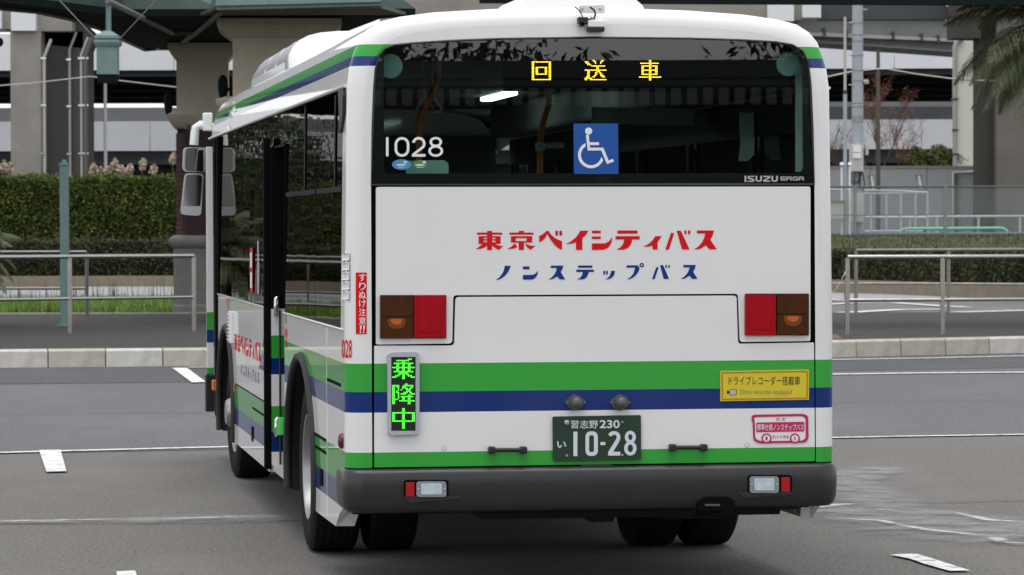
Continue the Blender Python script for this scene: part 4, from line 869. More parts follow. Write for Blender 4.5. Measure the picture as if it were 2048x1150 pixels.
for y_ in (.3, 1.15, 2.0):
    for x_ in (-.72, .72): seat(x_, y_, 1.34)
for y_ in (5.0, 5.9, 6.8): seat(.72, y_, .78)
for y_ in (5.2, 6.2): seat(-.72, y_, .78)
ORG = MATS['grab_orange']
def at(y): return lambda px, py: R(px, py, y)
m1 = at(1.35); MB().tube([m1(875, 148), m1(875, 162), m1(868, 180), m1(856, 205), m1(842, 228), m1(838, 250), m1(838, 300), m1(838, 420)], .018, 8).build('grab_pole', ORG, bus, smooth=60)
MB().tube([m1(875, 103), m1(875, 125), m1(875, 147)], .021, 10).build('pole_clamp', mat('clamp_grey', (.70, .74, .76), .35, vary=.05), bus, smooth=60)
m2 = at(2.4); MB().tube([m2(1098, 100), m2(1097, 212), m2(1090, 232), m2(1083, 258), m2(1080, 290), m2(1080, 420)], .018, 8).build('grab_pole', ORG, bus, smooth=60)
MB().tube([m2(1074, 292), m2(1128, 290)], .018, 8).build('pole_clamp', MATS['clamp_grey'], bus, smooth=60); MB().tube([m2(1080, 285), m2(1080, 301)], .028, 8).build('pole_clamp', MATS['clamp_grey'], bus, smooth=60)
m3 = at(1.5)
for dx in (0, -18): 
    MB().tube([at(1.5 + (dx < 0) * .5)(x + dx, y) for x, y in ((866, 193), (883, 216), (882, 223), (852, 226), (849, 220))], .009, 6, closed=True).build('hand_strap', mat('strap_white', (.85, .88, .80), .5, vary=.05), bus, smooth=60)
    MB().tube([at(1.5 + (dx < 0) * .5)(866 + dx, 194), at(1.5 + (dx < 0) * .5)(863 + dx, 110)], .006, 5).build('strap_band', MATS['strap_white'], bus)
MB().plate([[(1183, 214), (1389, 217), (1386, 251), (1184, 248)]], at(2.9), (0, .01, 0)).build('hanging_banner', TEAL, bus)
MB().plate([rpoly([(812, 322), (888, 320), (897, 327), (897, 352), (812, 352)], 3)], at(.22), (0, .02, 0)).build('notice_board', mat('board_teal', (.30, .55, .48), .6, vary=.05), bus)
for px_, py_ in ((781, 132), (1577, 128)): MB().lathe([(0, 0), (.05, -.004), (.062, 0), (.062, .02)], 24, R(px_, py_, .10), 'y').build('speaker', mat('speaker_teal', (.22, .38, .36), .6, vary=.1), bus, smooth=40)
MB().plate([[(1592, 120), (1604, 128), (1606, 342), (1592, 344)]], at(.3), (0, .02, 0)).build('pillar_trim', TEAL, bus)
MB().plate([[(1480, 225), (1512, 225), (1508, 310), (1495, 322), (1478, 322), (1482, 290)]], at(1.6), (0, .02, 0)).build('curtain', TEAL, bus)
for x_ in (-.72, .62):
    for y0_ in (4.4, 6.6): MB().box(x_ - .045, x_ + .045, y0_, y0_ + 1.2, 2.778, 2.808).build('ceiling_lamp', emat('lamp_white', (.80, 1, .95), 4.5), bus, bevel=.01)
for px_ in (1290, 1345, 1400, 1545): MB().tube([R(px_, 120, 5.0), R(px_ + 1, 360, 5.0)], .03, 6).build('stanchion', mat('stanchion_dark', (.12, .11, .10), .5, vary=.1), bus)
lettering('fare_display', '3', (836, 251, 841, 263), at(6.0), GREENL, bus)
MB().box(-1.1, 1.1, YF - .12, YF - .10, 1.0, 2.6).build('windscreen_blocker', mat('windscreen_dark', (.05, .06, .06), .5, vary=.1), bus)  # opaque dark sheet added so no daylight shows through the windscreen
# ================================================================== PLATFORM AND ITS FURNITURE
PZ = .238
def railing(name, label, pts, h, mid, posts, r, m, group, run=None):
    # pts: ground points along the rail; posts: indices of posts
    root = thing(name, label, 'railing', pts[0], 0, group); o = Vector(pts[0])
    P = [Vector(p) - o for p in pts]
    MB().tube([p + Vector((0, 0, h)) for p in P], r, 10).build('top_rail', m, root, smooth=60)
    for mz in mid: MB().tube([p + Vector((0, 0, mz)) for p in P], r * .72, 8).build('middle_rail', m, root, smooth=60)
    for i in posts: MB().tube([P[i] + Vector((0, 0, -.01)), P[i] + Vector((0, 0, h - r * .5))], r * 1.0, 10).build('post', m, root, smooth=60)
    return root
def gp(px, py): p = G(px, py, PZ); return (p.x, p.y, PZ)
railing('handrail', 'stainless steel handrail with two posts in front of the green post', [gp(388, 662), gp(140, 667), gp(-110, 672), gp(-360, 678), gp(-620, 684)], 1.17, (.53,), (0, 1, 2, 3, 4), .036, STEEL, None)
railing('handrail', 'dark steel handrail along the back of the pavement before the grass', [gp(174, 632), gp(-60, 632), gp(-300, 632), gp(-540, 632)], 1.16, (.50,), (0, 1, 2, 3), .034, mat('dark_steel', (.20, .19, .185), .35, .9, vary=.15, scale=5), None)
rr_ = railing('handrail', 'stainless steel handrail with a chain tied to its first post', [gp(1695, 670), gp(1885, 669), gp(2075, 667), gp(2265, 665)], 1.15, (.515,), (0, 1, 2, 3), .036, STEEL, None)
ch = MB()
a, b_ = Vector(gp(1695, 670)) + Vector((0, -.02, 1.0)), Vector(gp(1560, 672)) + Vector((0, 0, 1.0))
for k in range(24):
    u = (k + .5) / 24; c = a.lerp(b_, u) - Vector((0, 0, .55 * (1 - (2 * u - 1) ** 2))); d = (b_ - a).normalized() * .03 + Vector((0, 0, -.55 * 4 / 24 * (1 - 2 * u) * .5))
    up = Vector((0, .012, 0)) if k % 2 else Vector((0, 0, .012)); ch.tube([c - d, c - d * .6 + up, c + d * .6 + up, c + d, c + d * .6 - up, c - d * .6 - up], .0045, 5, closed=True)
tag(ch.build('chain', CHROME, None), 'slack steel chain hanging from the handrail post behind the bus', 'chain')
tag(MB().tube([Vector(gp(1560, 672)) - Vector((0, 0, .01)), Vector(gp(1560, 672)) + Vector((0, 0, 1.05))], .036, 8).build('chain_post', STEEL, None, smooth=60), 'short steel post holding the chain behind the bus', 'post')
railing('handrail', 'thin weathered handrail at the far edge of the pavement facing the hedge', [gp(1712, 629), gp(1897, 627), gp(2085, 624), gp(2280, 620)], 1.16, (), (0, 1, 2, 3), .034, mat('weathered_steel', (.30, .28, .26), .4, .8, vary=.2, scale=5), None)
# far guard rail before the hedge
FR = [G(x, y, .0) for x, y in ((1600, 600), (1690, 601), (1897, 602), (2100, 604))]
GR = MATS['weathered_steel']; gr_ = thing('guard_pipe', 'low pipe rail running along the foot of the right hedge', 'railing', FR[0])
MB().tube([p - FR[0] + Vector((0, 0, .42)) for p in FR], .03, 8).build('rail', GR, gr_, smooth=60)
for p in FR: MB().tube([p - FR[0], p - FR[0] + Vector((0, 0, .42))], .025, 8).build('post', GR, gr_)

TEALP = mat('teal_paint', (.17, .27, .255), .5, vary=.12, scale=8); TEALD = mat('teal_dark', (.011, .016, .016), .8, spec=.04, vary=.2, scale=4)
p = Vector(gp(130, 652)); pt = thing('steel_post', 'teal green square steel post with a small cap on the pavement', 'post', p)
MB().box(-.07, .07, -.07, .07, -.01, 2.62).build('shaft', TEALP, pt, bevel=.008)
MB().box(-.085, .085, -.085, .085, 2.62, 2.66).build('cap', TEALP, pt, bevel=.01); MB().lathe([(0, .06), (.035, .05), (.045, 0)], 12, (0, 0, 2.66)).build('cap_knob', TEALP, pt, smooth=50)
MB().box(-.12, .12, -.12, .12, -.01, .02).build('foot_plate', TEALP, pt); 
for k in (-1, 1): MB().add([(k * .07, 0, .02), (k * .12, 0, .02), (k * .07, 0, .25)], [(0, 1, 2)]).build('gusset', TEALP, pt)

# brick pillars carrying the canopy
BEIGE = mat('beige_stone', (.52, .475, .37), .85, vary=.08, scale=4, bump=.15, bscale=40); GREYS = mat('grey_stone', (.24, .225, .21), .85, vary=.12, scale=5, bump=.2, bscale=50)
BRICK = mat('brown_brick', (.13, .070, .066), .85, vary=.35, scale=6, bump=.3, bscale=80); MORT = mat('mortar', (.045, .03, .03), .95, vary=.1)
def pillar(label, x, y, hw_, rz):
    t = thing('brick_pillar', label, 'pillar', (x, y, PZ), rz)
    def sq(b, prof):      # square lathe
        b.loft([[Vector((i * r, j * r, z)) for i, j in ((-1, -1), (1, -1), (1, 1), (-1, 1))] for r, z in prof], caps=True); return b
    sq(MB(), [(hw_ * 1.16, -.01), (hw_ * 1.16, .10), (hw_ * 1.12, .14), (hw_ * 1.12, 1.20)]).build('plinth', GREYS, t)
    sq(MB(), [(hw_ * 1.12, 1.20), (hw_ * 1.20, 1.24), (hw_ * 1.30, 1.30), (hw_ * 1.30, 1.38), (hw_ * 1.22, 1.42), (hw_ * 1.08, 1.46)]).build('plinth_moulding', GREYS, t, smooth=50)
    z0, z1 = 1.46, 3.48
    MB().box(-hw_ + .02, hw_ - .02, -hw_ + .02, hw_ - .02, z0, z1).build('shaft_core', MORT, t)
    ch_, n = .092, int((z1 - z0) / .092); bl = (2 * hw_) / 4
    proto = None
    for side in range(2):                      # the two faces that can be seen
        for k in range(n):
            sh = (k % 2) * .5
            for j in range(5):
                a_ = max(-hw_, -hw_ + (j - sh) * bl); b2 = min(hw_, -hw_ + (j + 1 - sh) * bl)
                if b2 - a_ < .03: continue
                z = z0 + k * ch_; dp = random.uniform(0, .006)
                m = MB()
                if side == 0: m.box(a_ + .005, b2 - .005, -hw_ - dp, -hw_ + .05, z + .005, z + ch_ - .005)
                else: m.box(-hw_ - dp, -hw_ + .05, a_ + .005, b2 - .005, z + .005, z + ch_ - .005)
                m.build('brick', BRICK, t, fix=False)
    MB().box(-hw_ + .17, hw_ - .17, -hw_ - .05, -hw_ - .004, z0, z1).build('recess_strip', mat('dark_red_panel', (.035, .012, .012), .6, vary=.1), t)
    sq(MB(), [(hw_ * 1.02, z1), (hw_ * 1.10, z1 + .02), (hw_ * 1.30, z1 + .16), (hw_ * 1.34, z1 + .26), (hw_ * 1.12, z1 + .32)]).build('lower_moulding', BEIGE, t, smooth=30)
    sq(MB(), [(hw_ * .98, z1 + .32), (hw_ * .98, 4.78)]).build('capital_shaft', BEIGE, t)
    sq(MB(), [(hw_ * 1.0, 4.78), (hw_ * 1.06, 4.82), (hw_ * 1.22, 4.92), (hw_ * 1.30, 4.99), (hw_ * 1.30, 5.10), (hw_ * .9, 5.12)]).build('capital', BEIGE, t, smooth=30)
    lp = MB().lathe([(.03, 4.2), (.08, 4.12), (.09, 3.98), (.06, 3.8), (.02, 3.74)], 6, (-hw_ - .16, 0, 0)).build('wall_lantern', TEALD, t)
    MB().tube([(-hw_, 0, 3.95), (-hw_ - .12, 0, 3.95)], .03, 8).build('lantern_bracket', TEALD, t)
    return t
pa = D(407, 440, 64.6); pillar('brick pillar with grey plinth and beige capital beside the hedge', pa.x, pa.y, .50, math.radians(4))
pb = D(560, 440, 57.5); pillar('wide beige topped brick pillar standing behind the bus roof', pb.x, pb.y, .80, math.radians(4))

# canopy: dark soffit with ribs, teal fascia
CZ = 5.37
cv = thing('canopy', 'dark green platform canopy roof with teal fascia over the brick pillars', 'canopy', (-6, 58, PZ))
cof = Vector((-6, 58, PZ))
sof = [G(x, y, CZ) for x, y in ((-900, 8), (-300, 12), (0, 15), (75, 22), (140, 36), (200, 56), (290, 98), (345, 96), (480, 96), (650, 80), (760, 38))]
sofp = [(p.x, p.y) for p in sof] + [(-1.6, 56.4), (-6.5, 56.4), (-9.0, 50), (-9.8, 47), (-32, 47)]
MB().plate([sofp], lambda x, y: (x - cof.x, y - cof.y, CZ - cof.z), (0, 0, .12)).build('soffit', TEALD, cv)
roofb = MB(); roofb.loft([[Vector((x - cof.x, y - cof.y, CZ + .12 - cof.z)) for x, y in sofp], [Vector((x * .45 - 6 * .55 - cof.x, y * .45 + 57 * .55 - cof.y, CZ + 1.9 - cof.z)) for x, y in sofp]], caps=True); roofb.build('canopy_roof', mat('roof_green', (.06, .10, .09), .6, vary=.2, scale=2), cv)
RIBM = mat('rib_grey', (.16, .17, .165), .6, vary=.1)
MB().tube([(p.x - cof.x, p.y - cof.y, CZ - .02 - cof.z) for p in [G(x, y, CZ) for x, y in ((0, 15), (75, 22), (140, 36), (200, 56), (290, 98), (345, 96))]], .035, 6).build('edge_trim', RIBM, cv)
for q in (((215, -2), (345, 62), (385, 62)), ((345, 96), (395, 60), (440, 22))):
    MB().tube([(p.x - cof.x, p.y - cof.y, CZ - .03 - cof.z) for p in [G(x, y, CZ) for x, y in q]], .05, 6).build('soffit_rib', RIBM, cv)
f0, f1, f2, f3 = D(380, -12, 54.5), D(432, 12, 54.5), D(762, 4, 54.5), D(800, -12, 54.5)
for a_, b2 in ((f0, f1), (f1, f2), (f2, f3)):
    MB().beam(a_ - cof + Vector((0, 0, .20)), b2 - cof + Vector((0, 0, .20)), .10, .40).build('fascia', TEALP, cv)
MB().beam(f1 - cof + Vector((0, .1, -.03)), f2 - cof + Vector((0, .1, -.03)), .14, .06).build('gutter_lip', TEALP, cv)
MB().plate([[(f1.x, f1.y + .1), (f2.x, f2.y + .1), (f2.x + .4, f2.y + 2.2), (f1.x - .5, f1.y + 2.2)]], lambda x, y: (x - cof.x, y - cof.y, 5.38 - cof.z), (0, 0, .05)).build('boarded_ceiling', mat('boarding_grey', (.13, .125, .11), .7, vary=.1, scale=2), cv)
# long eave of the neighbouring roof, its post standing out to the right
ev = thing('platform_roof', 'long dark roof edge spanning above the far pavement', 'canopy', (14, 52, PZ))
eo = Vector((14, 52, PZ)); e0, e1 = D(960, 6, 51), D(2700, 14, 53)
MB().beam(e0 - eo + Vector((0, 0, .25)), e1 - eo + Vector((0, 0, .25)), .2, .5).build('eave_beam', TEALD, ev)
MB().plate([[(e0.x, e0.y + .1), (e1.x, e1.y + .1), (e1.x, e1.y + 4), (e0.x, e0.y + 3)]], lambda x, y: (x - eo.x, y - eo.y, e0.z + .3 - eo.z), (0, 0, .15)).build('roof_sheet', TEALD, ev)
MB().box(-.12, .12, 2.4, 2.64, 0, e0.z + .3 - PZ).build('roof_post', TEALP, ev)
# hanging lantern
lo = D(216, 120, 52.3); ln = thing('hanging_lantern', 'teal box lantern on a rod under the canopy', 'lantern', lo)
sc_ = 52.3 / FPX
def lz(py): return (120 - py) * sc_
MB().tube([(.01, 0, lz(84)), (.01, 0, CZ - lo.z)], .042, 8).build('rod', TEALP, ln, smooth=60)
def sqr(name, m, prof): 
    b = MB(); b.loft([[Vector((i * r, j * r, z)) for i, j in ((-1, -1), (1, -1), (1, 1), (-1, 1))] for r, z in prof], caps=True); return b.build(name, m, ln)
sqr('lantern_cap', TEALP, [(.183, lz(78)), (.18, lz(72)), (.055, lz(62))]); sqr('lantern_collar', TEALP, [(.18, lz(93)), (.20, lz(86)), (.20, lz(82)), (.145, lz(79))])
sqr('lantern_body', TEALP, [(.157, lz(149)), (.157, lz(93))]); sqr('lantern_base', TEALD, [(.143, lz(166)), (.152, lz(149.5))])
for s_ in (-1, 1): MB().tube([(s_ * .17, 0, lz(80)), (s_ * .75, 0, CZ - lo.z)], .008, 5).build('stay_wire', GR, ln)
p = D(-4, 84, 60); tag(MB().lathe([(0, -.08), (.09, -.05), (.09, .05), (0, .08)], 14, p, 'y').build('platform_speaker', TEALD, None, smooth=40), 'small dark round lamp at the edge beside the viaduct pier', 'lamp')

# ================================================================== PLANTS
def leaves(P, size, name, m, parent=None, asp=.55, droop=0.0):
    P = np.asarray(P, float); n = len(P); a = RNG.normal(size=(n, 3)); a /= np.linalg.norm(a, axis=1)[:, None]
    b = np.cross(a, RNG.normal(size=(n, 3))); b /= np.linalg.norm(b, axis=1)[:, None]
    s = size * RNG.uniform(.6, 1.3, (n, 1)); a = a * s; b = b * s * asp
    V = np.stack([P - a, P + b * .9, P + a, P - b * .9], 1).reshape(-1, 3)
    me = bpy.data.meshes.new(name); me.vertices.add(4 * n); me.vertices.foreach_set('co', V.ravel()); me.loops.add(4 * n); me.loops.foreach_set('vertex_index', np.arange(4 * n, dtype=np.int32))
    me.polygons.add(n); me.polygons.foreach_set('loop_start', np.arange(0, 4 * n, 4, dtype=np.int32)); me.polygons.foreach_set('loop_total', np.full(n, 4, np.int32)); me.update(calc_edges=True); me.validate()
    me.materials.append(m); o = bpy.data.objects.new(name, me); COL.objects.link(o)
    if parent: o.parent = parent
    return o
HEDGE = leafmat('hedge_leaf', (.030, .048, .007), (.105, .140, .020), (.20, .22, .035)); HEDGED = leafmat('dark_hedge_leaf', (.028, .034, .014), (.070, .078, .032), (.12, .115, .05))
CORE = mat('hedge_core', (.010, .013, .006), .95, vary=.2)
def hedge(label, x0, x1, y0, depth, z0, z1, n, m, size, lean=None, xb=None):
    t = thing('hedge', label, 'hedge', (x0, y0, z0)); L = x1 - x0; H = z1 - z0
    # more leaves where the camera looks straight at the hedge
    u = RNG.random(n) * L; f = RNG.random(n)
    top = f < .14
    y = np.where(top, RNG.random(n) * depth, np.abs(RNG.normal(0, .09, n)) - .08 + .10 * np.sin(u * 1.9) + .06 * np.sin(u * 5.3 + 1))
    z = np.where(top, H + RNG.normal(0, .05, n) + .05 * np.sin(u * 2.7), H * (1 - RNG.random(n) ** 1.05))
    leaves(np.stack([u, y, z], 1), size, 'foliage', m, t)
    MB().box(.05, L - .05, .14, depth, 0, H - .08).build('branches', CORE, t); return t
hl = G(0, 560, .35)
hedge('tall clipped green hedge behind the lower dark hedge', -46, -3.5, 107, 1.4, 0, 3.42, 150000, HEDGE, .056)
hedge('low dark clipped hedge above the brown kerb before the tall hedge', -46, -3.5, 104.4, 1.3, 0.0, 1.44, 60000, HEDGED, .052)
def kerbrow(name, pts, h, label):
    t = struct(MB().plate([ribbon(pts, .3, cap=False)[0]], wmap(0.0), (0, 0, h)).build(name, BROWNK)); return t
kerbrow('brown_kerb', [(-46, 103.8), (-3.5, 103.8)], .34, '')
RH = [G(900, 583), G(1680, 586), G(1780, 589), G(1900, 594), G(2040, 600), G(2200, 610)]
kerbrow('brown_kerb', [(p.x, p.y) for p in RH], .36, '')
t = thing('hedge', 'dark low hedge behind the curved brown kerb on the right', 'hedge', (0, 0, 0))
n = 56000; i = RNG.choice(5, n, p=[.4, .12, .14, .16, .18]); u = RNG.random(n); A0 = np.array([[p.x, p.y] for p in RH]); xy = A0[i] * (1 - u[:, None]) + A0[i + 1] * u[:, None]
f = RNG.random(n) < .15; dd = np.where(f, RNG.random(n) * 1.4, np.abs(RNG.normal(0, .1, n))); hz = np.where(f, 1.12, RNG.random(n) * 1.12) + RNG.normal(0, .04, n)
leaves(np.stack([xy[:, 0] + dd * .1, xy[:, 1] + .35 + dd, np.maximum(hz, .05)], 1), .07, 'foliage', HEDGED, t)
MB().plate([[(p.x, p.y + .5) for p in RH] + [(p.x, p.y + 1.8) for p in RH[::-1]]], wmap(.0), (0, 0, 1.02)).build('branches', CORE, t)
# grass bank behind it
GRASS = leafmat('grass_blade', (.04, .055, .016), (.085, .10, .035), (.14, .12, .05)); BANK = mat('bank_turf', (.06, .065, .028), .95, vary=.35, scale=1.2, dirt=((.12, .10, .05), .7, .6))
bk = MB(); bk.loft([[Vector((x, 93.5, .9)), Vector((x, 95.2, 1.25)), Vector((x, 97.2, 1.52)), Vector((x, 126, 1.52)), Vector((x, 126, 0)), Vector((x, 93.5, 0))] for x in (-2.6, 40)], caps=True); struct(bk.build('grass_bank', BANK))
def blades(P, h, name, m, lean=.5):
    P = np.asarray(P, float); n = len(P); hh = h * RNG.uniform(.5, 1.3, (n, 1)); th = RNG.random(n) * 6.283; d = np.stack([np.cos(th), np.sin(th), np.zeros(n)], 1)
    w_ = np.stack([-np.sin(th), np.cos(th), np.zeros(n)], 1) * .012 * (h / .2) ** .4; tip = P + d * hh * lean * RNG.random((n, 1)) + np.array([0, 0, 1]) * hh
    V = np.stack([P - w_, P + w_, tip], 1).reshape(-1, 3); me = bpy.data.meshes.new(name); me.vertices.add(3 * n); me.vertices.foreach_set('co', V.ravel()); me.loops.add(3 * n); me.loops.foreach_set('vertex_index', np.arange(3 * n, dtype=np.int32))
    me.polygons.add(n); me.polygons.foreach_set('loop_start', np.arange(0, 3 * n, 3, dtype=np.int32)); me.polygons.foreach_set('loop_total', np.full(n, 3, np.int32)); me.update(calc_edges=True); me.validate(); me.materials.append(m)
    o = bpy.data.objects.new(name, me); COL.objects.link(o); return o
n = 18000; xs = RNG.uniform(0, 22, n); ys = RNG.uniform(93.6, 97.4, n); zs = np.interp(ys, [93.5, 95.2, 97.2, 98], [.9, 1.25, 1.52, 1.52])
stuff(blades(np.stack([xs, ys, zs], 1), .10, 'bank_grass', GRASS), 'short patchy grass on the bank below the wire fence', 'grass')
GR2 = leafmat('verge_grass_blade', (.07, .14, .02), (.18, .31, .05), (.28, .35, .09))
n = 42000; xs = RNG.uniform(-20, -4, n); ys = 70.5 + RNG.random(n) ** 1.3 * 11.5; cl = .5 + .5 * np.sin(xs * 2.3 + ys) * np.sin(ys * .8 + xs * .7)
stuff(blades(np.stack([xs, ys, np.zeros(n) + .01], 1), .21, 'verge_grass', GR2, .7), 'bright green tufty grass behind the pavement kerb', 'grass')
n = 260; xs = RNG.uniform(-12, -3, n); ys = RNG.uniform(74, 83, n); b_ = blades(np.stack([xs, ys, np.zeros(n)], 1), .62, 'tall_weeds', leafmat('weed_blade', (.07, .07, .03), (.17, .15, .08)), .35); stuff(b_, 'sparse tall dry weeds standing in the verge grass', 'weeds')
# pampas plumes behind the tall hedge
PLUME = leafmat('pampas_plume', (.34, .27, .20), (.60, .50, .40)); STALK = mat('stalk', (.16, .15, .07), .9, vary=.2)
for i, (px_, py_) in enumerate([(6, 335), (18, 338), (-30, 336), (185, 340), (199, 346), (228, 330), (240, 344), (258, 341), (284, 330), (306, 342), (345, 318), (214, 346)]):
    b0 = D(px_, py_, 110.5 + (i % 3)); t = thing('pampas_grass', 'cream pampas plume showing above the tall hedge', 'pampas grass', (b0.x, b0.y, 0), 0, 'pampas plumes above the hedge')
    h = b0.z; MB().tube([(0, 0, 0), (.03, 0, h * .6), (.0, 0, h + .1)], .012, 5).build('stalk', STALK, t)
    m_ = 160; u = RNG.random(m_); rad = .15 * np.sin(np.pi * (u * .85 + .12)); an = RNG.random(m_) * 6.283; r_ = rad * np.sqrt(RNG.random(m_))
    leaves(np.stack([r_ * np.cos(an) + .05 * u, r_ * np.sin(an), h - .16 + u * .38], 1), .055, 'plume', PLUME, t, .5)
# palm trees
PALM = leafmat('palm_leaflet', (.12, .15, .075), (.28, .32, .17), (.40, .42, .26)); TRUNK = mat('palm_trunk', (.10, .075, .05), .95, vary=.3, scale=12, bump=.6, bscale=20)
def palm(label, x, y, z, h, L, nf, seed):
    rng = random.Random(seed); t = thing('palm_tree', label, 'palm tree', (x, y, z))
    MB().tube([(0, 0, -.02), (.02, 0, h * .5), (0, 0, h)], [.26, .21, .2], 12).build('trunk', TRUNK, t, smooth=60)
    st_ = MB(); V = []; F = []
    for k in range(nf):
        az = 2.39996 * k + rng.uniform(-.1, .1); el = math.radians(75 - 105 * (k / nf) + rng.uniform(-8, 8)); pts = []; p = Vector((0, 0, h)); d = Vector((math.cos(az) * math.cos(el), math.sin(az) * math.cos(el), math.sin(el))); l = L * rng.uniform(.85, 1.1); N = 16
        for i in range(N + 1):
            pts.append(p.copy()); d = (d + Vector((0, 0, -.085))).normalized(); p = p + d * l / N
        st_.tube(pts, [.022 * (1 - .8 * i / N) for i in range(N + 1)], 5)
        for i in range(2, N * 4):
            u = i / 4; j = min(int(u), N - 1); q_ = pts[j].lerp(pts[j + 1], u - j); tdir = (pts[j + 1] - pts[j]).normalized(); sd_ = tdir.cross(Vector((0, 0, 1))).normalized()
            ll = .62 * math.sin(math.pi * min(1, .12 + .86 * u / N)) * L / 2.2
            for s_ in (-1, 1):
                e = (sd_ * s_ * .75 + tdir * .75 + Vector((0, 0, rng.uniform(-.25, .15)))).normalized(); wv = tdir * .016
                mid_ = q_ + e * ll * .55; tip = q_ + e * ll + Vector((0, 0, -ll * rng.uniform(.2, .45))); o = len(V)
                V += [q_ - wv, q_ + wv, mid_ + wv * .9, mid_ - wv * .9, tip]; F += [(o, o + 1, o + 2, o + 3), (o + 3, o + 2, o + 4)]
    st_.build('frond_stems', mat('frond_stem', (.12, .13, .06), .7, vary=.2), t); m = MB(); m.v = [tuple(v) for v in V]; m.f = F; m.build('crown', PALM, t, fix=False); return t
pp = D(2118, 60, 54); palm('feathery palm tree drooping fronds beside the concrete pier', pp.x, pp.y, PZ, pp.z - PZ, 2.0, 42, 3)
pp = D(-74, 470, 55); palm('low palm at the pavement edge beside the hedge', pp.x, pp.y, PZ, 1.25, 1.05, 34, 5)
# ================================================================== VIADUCTS
CONC = mat('concrete', (.30, .28, .252), .9, vary=.12, scale=.8, bump=.2, bscale=12, dirt=((.15, .14, .125), .5, .5)); CONCR = mat('shaded_concrete', (.15, .137, .122), .9, vary=.12, scale=.8, dirt=((.10, .09, .08), .5, .5)); CONCD = mat('shaded_stained_concrete', (.095, .086, .078), .9, vary=.2, scale=.7, dirt=((.07, .065, .06), .6, .6))  # CONCD: stained, and darkened to carry the shade under the decks
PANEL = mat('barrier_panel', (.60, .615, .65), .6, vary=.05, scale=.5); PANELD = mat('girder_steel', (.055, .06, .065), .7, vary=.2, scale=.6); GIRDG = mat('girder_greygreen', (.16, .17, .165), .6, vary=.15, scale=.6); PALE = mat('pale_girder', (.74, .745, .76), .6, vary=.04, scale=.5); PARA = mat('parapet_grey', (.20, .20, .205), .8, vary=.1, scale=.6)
def zat(py, Z): return CAMH + (YH - py) / FPX * Z
X0, X1 = -95.0, 60.0
def deck(label, Z, py_top, py_bot, m, depth, under_drop, pw=4.0, parapet=None, gir=5):
    t = thing('viaduct', label, 'viaduct', (0, Z, 0)); z0, z1 = zat(py_bot, Z), zat(py_top, Z)
    x = X0; proto = None
    while x < X1:                                   # facing panels, each its own piece
        if proto is None: proto = MB().box(.012, pw - .012, 0, .12, z0, z1).build('panel', m, t); o = proto
        else: o = proto.copy(); COL.objects.link(o); o.parent = t
        o.location = (x, random.uniform(-.01, .01), 0); x += pw
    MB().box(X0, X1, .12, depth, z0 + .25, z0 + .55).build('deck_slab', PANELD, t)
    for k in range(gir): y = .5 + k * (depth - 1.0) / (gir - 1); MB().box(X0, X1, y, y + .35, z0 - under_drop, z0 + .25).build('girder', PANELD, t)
    if parapet: MB().box(X0, X1, depth - .3, depth, z0 + .5, zat(parapet, Z + depth)).build('far_parapet', PARA, t)
    return t
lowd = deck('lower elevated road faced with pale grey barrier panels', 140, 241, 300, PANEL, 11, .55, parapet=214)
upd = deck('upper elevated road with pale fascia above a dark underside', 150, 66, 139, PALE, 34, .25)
for x in (-70, -50, -30, 28, 48): 
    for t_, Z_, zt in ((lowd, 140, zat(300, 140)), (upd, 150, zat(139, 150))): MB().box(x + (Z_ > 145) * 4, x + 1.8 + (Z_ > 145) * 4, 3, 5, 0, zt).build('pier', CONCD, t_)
MB().box(X0, X1, 11.6, 12.0, .0, zat(333, 152)).build('back_wall', PARA, lowd)

fr = thing('viaduct', 'distant dark deck with a grey parapet behind the bare tree', 'viaduct', (0, 190, 0))
MB().box(8, 70, 0, 8, zat(197, 190), zat(176, 190)).build('deck_girder', PANELD, fr); MB().box(8, 70, -.3, 0, zat(217, 190), zat(197.5, 190)).build('parapet', PARA, fr)
for x in (12, 45): MB().box(x, x + 2, 1, 3, 0, zat(197, 190)).build('pier', CONCD, fr)
MB().box((1560 - 1024) / FPX * 140, X1, .2, .3, zat(241, 140), zat(215, 140)).build('dark_screen', PANELD, lowd)
def obox(name, x0, x1, y0, y1, z0, z1, m, parent, bevel=0): return MB().box(x0, x1, y0, y1, z0, z1).build(name, m, parent, bevel=bevel)
# near viaduct: pier on the left, pier on the right, cross beam between
def px_(x, Z): return (x - 1024) / FPX * Z
Zp = 116
nv = thing('viaduct', 'near viaduct crossing overhead on concrete piers with white girder ends', 'viaduct', (0, Zp, 0))
def part(name, xa, xb, pya, pyb, dy0, dy1, m, base=False): return obox(name, px_(xa, Zp), px_(xb, Zp), dy0, dy1, (0 if base else zat(pyb, Zp)), zat(pya, Zp), m, nv)
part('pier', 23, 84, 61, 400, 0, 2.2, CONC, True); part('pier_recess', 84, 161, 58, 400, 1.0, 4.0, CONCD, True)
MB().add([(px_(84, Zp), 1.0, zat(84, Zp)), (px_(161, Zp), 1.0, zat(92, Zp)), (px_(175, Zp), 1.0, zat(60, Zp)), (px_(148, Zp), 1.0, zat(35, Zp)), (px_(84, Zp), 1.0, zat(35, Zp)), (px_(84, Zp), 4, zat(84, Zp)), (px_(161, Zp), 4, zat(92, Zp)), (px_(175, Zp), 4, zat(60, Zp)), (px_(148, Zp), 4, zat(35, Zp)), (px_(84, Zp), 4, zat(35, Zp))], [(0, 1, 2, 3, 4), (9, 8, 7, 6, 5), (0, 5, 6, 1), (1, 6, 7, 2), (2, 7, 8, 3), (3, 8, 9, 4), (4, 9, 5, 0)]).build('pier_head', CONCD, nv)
part('girder_end', 27, 76, 10, 60.5, -.3, 2, PALE); part('girder_end', -60, 8, 10, 56, -.3, 2, PALE); part('girder_web', 8, 27, 10, 56, 0, 2, CONC); part('girder_web', 76, 146, -40, 60, .1, 2, CONC)
